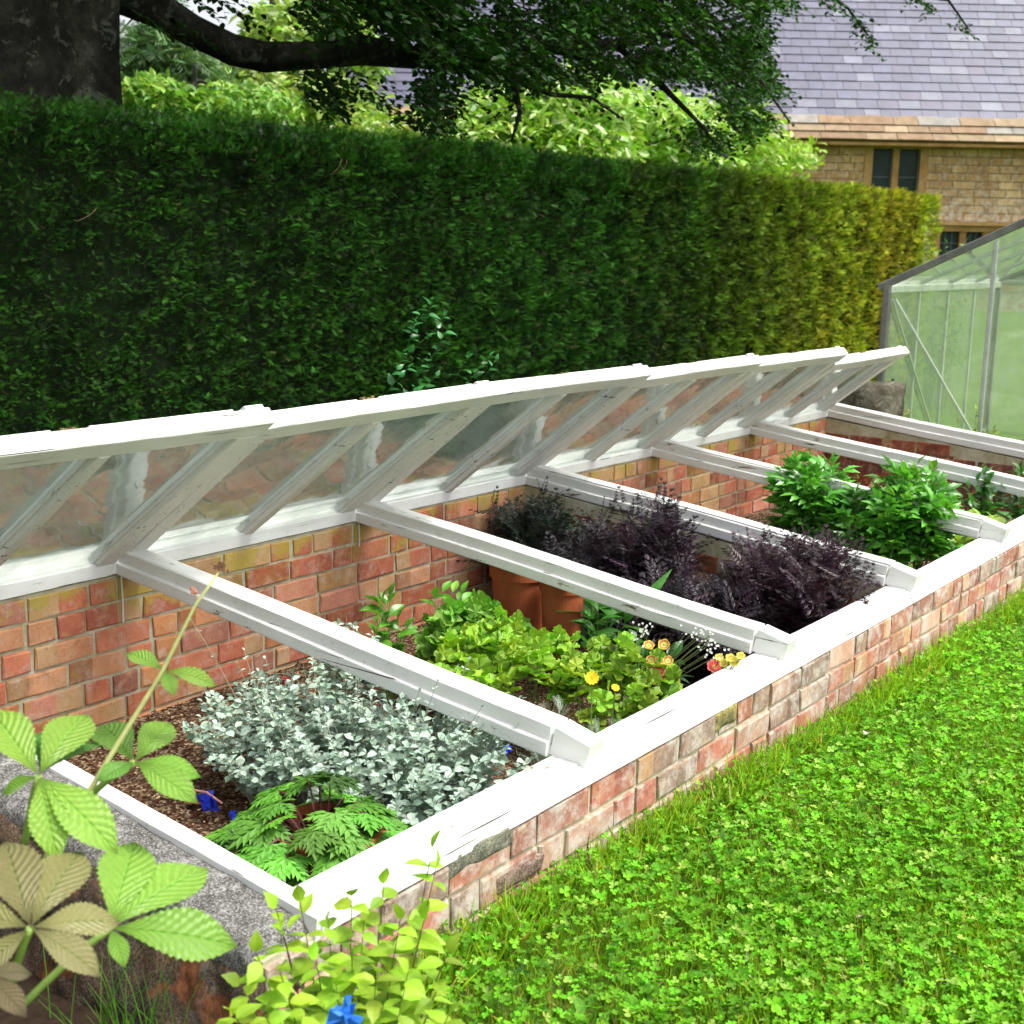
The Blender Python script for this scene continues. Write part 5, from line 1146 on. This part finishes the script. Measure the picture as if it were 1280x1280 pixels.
# ================================================================== GREENHOUSE
GXg = 7.6; gy0 = .045; gz0 = -.5; ze = .829; slope = .478; gw = 2.5; gl = 2.5; ridge_y = gy0-gw/2; zr = ze+slope*gw/2
gh = thing('greenhouse', 'small aluminium greenhouse with greenish algae stained glass at the right edge', 'greenhouse', (GXg, gy0, gz0))
def bar(name, p, q, w=.02, mat='alu', dpt=None):
    a = Acc(); dd = dpt or w; p = np.array(p, float); q = np.array(q, float); up = (1, 0, 0) if abs((q-p)[0]) < .5*np.linalg.norm(q-p) else (0, 0, 1)
    sweep(a, rect(-w/2, w/2, -dd/2, dd/2, w*.12), p, q, up=up, seg=1, jit=0, warp=0); return child(a, name, M[mat], gh)
def zroof(y): return ze+slope*(min(gy0-y, gw-(gy0-y)))
for X in (GXg, GXg+gl):
    for y in (gy0, gy0-gw): bar('corner_post', (X, y, gz0), (X, y, ze), .05, 'alu_dark', .05)
    for y in (gy0-.72, gy0-1.05, gy0-1.75): bar('post', (X, y, gz0), (X, y, zroof(y)-.03), .028)
    bar('roof_edge', (X-.002, gy0+.06, ze-.02), (X-.002, ridge_y, zr+.01), .05, 'alu_dark', .03); bar('roof_edge', (X-.002, gy0-gw-.06, ze-.02), (X-.002, ridge_y, zr+.01), .05, 'alu_dark', .03)
bar('brace', (GXg+.03, gy0-.05, ze-.10), (GXg+.03, gy0-.66, gz0+.35), .018)
bar('brace', (GXg+.03, gy0-1.1, ze-.10+.3), (GXg+.03, gy0-1.65, gz0+.35), .012)
for y in (gy0, gy0-gw):
    bar('eave_bar', (GXg, y, ze-.03), (GXg+gl, y, ze-.03), .055); bar('base_bar', (GXg, y, gz0+.05), (GXg+gl, y, gz0+.05), .05, 'alu_dark')
    for k in range(1, 4): bar('glazing_bar', (GXg+gl*k/4, y, gz0+.05), (GXg+gl*k/4, y, ze-.05), .024)
    bar('brace', (GXg+.05, y-.02*np.sign(y+1), ze-.1), (GXg+gl/4*1.9, y-.02*np.sign(y+1), gz0+.1), .014)
bar('ridge_bar', (GXg, ridge_y, zr-.02), (GXg+gl, ridge_y, zr-.02), .05, 'alu_dark')
for k in range(1, 4):
    for sg in (0, 1): y = gy0-gw*sg; bar('rafter', (GXg+gl*k/4, y, ze), (GXg+gl*k/4, ridge_y, zr-.03), .024)
bar('gable_tie', (GXg+gl, gy0, ze), (GXg+gl, gy0-gw, ze), .03)
def pane(P, nrm):
    a = Acc(); P = [np.array(p, float) for p in P]; n = len(P); nn = np.array(nrm)*.003; a.raw(P+[p+nn for p in P], [tuple(range(n))]+[tuple(range(2*n-1, n-1, -1))]+[(i, i+n, (i+1) % n+n, (i+1) % n) for i in range(n)]); return child(a, 'pane', M['gh_glass'], gh)
for X in (GXg+.012, GXg+gl-.012):
    yy = [gy0-.03, gy0-.72, gy0-1.05, ridge_y, gy0-1.75, gy0-gw+.03]
    for y0, y1 in zip(yy[:-1], yy[1:]): pane([(X, y0-.003, gz0+.06), (X, y1+.003, gz0+.06), (X, y1+.003, zroof(y1)-.035), (X, y0-.003, zroof(y0)-.035)], (1, 0, 0))
for y in (gy0-.002, gy0-gw+.002):
    for k in range(4): x0, x1 = GXg+gl*k/4+.014, GXg+gl*(k+1)/4-.014; pane([(x0, y, gz0+.07), (x1, y, gz0+.07), (x1, y, ze-.06), (x0, y, ze-.06)], (0, -.8, 0))
for sg in (0, 1):
    for k in range(4):
        x0, x1 = GXg+gl*k/4+.014, GXg+gl*(k+1)/4-.014; y = gy0 if sg == 0 else gy0-gw; pane([(x0, y, ze), (x1, y, ze), (x1, ridge_y, zr-.02), (x0, ridge_y, zr-.02)], (0, 0, 1))
# little plants at the greenhouse foot
def small(label, c, n, r, h, s, col, T=Tob, name='young_plant'):
    b, t = dome(c, n, r, r, h, z0=-.5, base=.4); fa, sa = stems_plant(T, b, t, 7, s, col, t0=.4); return plant(name, label, 'plant', (c[0], c[1], -.5), fa, sa, M['leaf'])
q = atx(1205, 540, 7.3); small('light green leafy sprig behind the last crossbar in front of the greenhouse glass', (7.25, q[1]-.08), 10, .18, .62, .06, (.26, .38, .08))
q = atx(1138, 505, 7.35); small('yellowing thin plant at the greenhouse corner', (7.35, q[1]), 8, .08, .55, .05, (.42, .42, .12))
q = atx(1120, 480, 7.4); small('thin dark leaved weed against the greenhouse corner post', (7.4, q[1]+.02), 5, .08, .74, .06, (.05, .15, .05))
# low rubble wall between the frame and the greenhouse
q = atx(1078, 478, 7.2); a = Acc(); blob_wall(a, 7.05, 7.35, q[1]-.25, .93, -.6, lambda y: q[2]+.0, (6, 30, 16), .03, .05, 7); t = thing('rubble_wall', 'short low wall of lichened rubble between last sash and greenhouse post', 'wall', (7.2, .5, -.5)); child(a, 'stonework', stonemat('rubble_pale', [(.03, .028, .02), (.08, .07, .05), (.14, .13, .10), (.28, .27, .22)], 9, 1., .02), t, smooth=True)

# ================================================================== WORLD, SUN, CAMERA
w = bpy.data.worlds.new('World'); scn.world = w; w.use_nodes = True; nt = w.node_tree; bg = nt.nodes['Background']
sky = nt.nodes.new('ShaderNodeTexSky'); sky.sky_type = 'NISHITA'; sky.sun_disc = False
SUN_EL, SUN_AZ = math.radians(60), math.radians(160)      # azimuth measured clockwise from +Y
sky.sun_elevation = SUN_EL; sky.sun_rotation = SUN_AZ; sky.air_density = 1.0; sky.dust_density = 5; sky.ozone_density = .6
hsv = nt.nodes.new('ShaderNodeHueSaturation'); hsv.inputs['Saturation'].default_value = .25; nt.links.new(sky.outputs[0], hsv.inputs['Color'])
nt.links.new(hsv.outputs[0], bg.inputs['Color']); bg.inputs['Strength'].default_value = .13
sl = bpy.data.lights.new('sun', 'SUN'); sl.energy = 1.5; sl.angle = math.radians(14); sl.color = (1, .96, .88)
so_ = bpy.data.objects.new('sun', sl); COL.objects.link(so_)
sd = Vector((math.cos(SUN_EL)*math.sin(SUN_AZ), math.cos(SUN_EL)*math.cos(SUN_AZ), math.sin(SUN_EL)))
so_.rotation_euler = sd.to_track_quat('Z', 'Y').to_euler(); so_.location = (0, 0, 20)
cam = bpy.data.cameras.new('camera'); co = bpy.data.objects.new('camera', cam); COL.objects.link(co); scn.camera = co
cam.sensor_width = 36; cam.lens = 36*FP/1280; cam.clip_end = 1000; cam.clip_start = .05
mw = Matrix(((R_[0], U_[0], -F_[0], C[0]), (R_[1], U_[1], -F_[1], C[1]), (R_[2], U_[2], -F_[2], C[2]), (0, 0, 0, 1))); co.matrix_world = mw
cam.dof.use_dof = True; cam.dof.focus_distance = 3.9; cam.dof.aperture_fstop = 7.1
scn.render.resolution_x = 1024; scn.render.resolution_y = 1024
scn.view_settings.view_transform = 'Standard'; scn.view_settings.look = 'None'; scn.view_settings.gamma = 1; scn.view_settings.exposure = 1.33
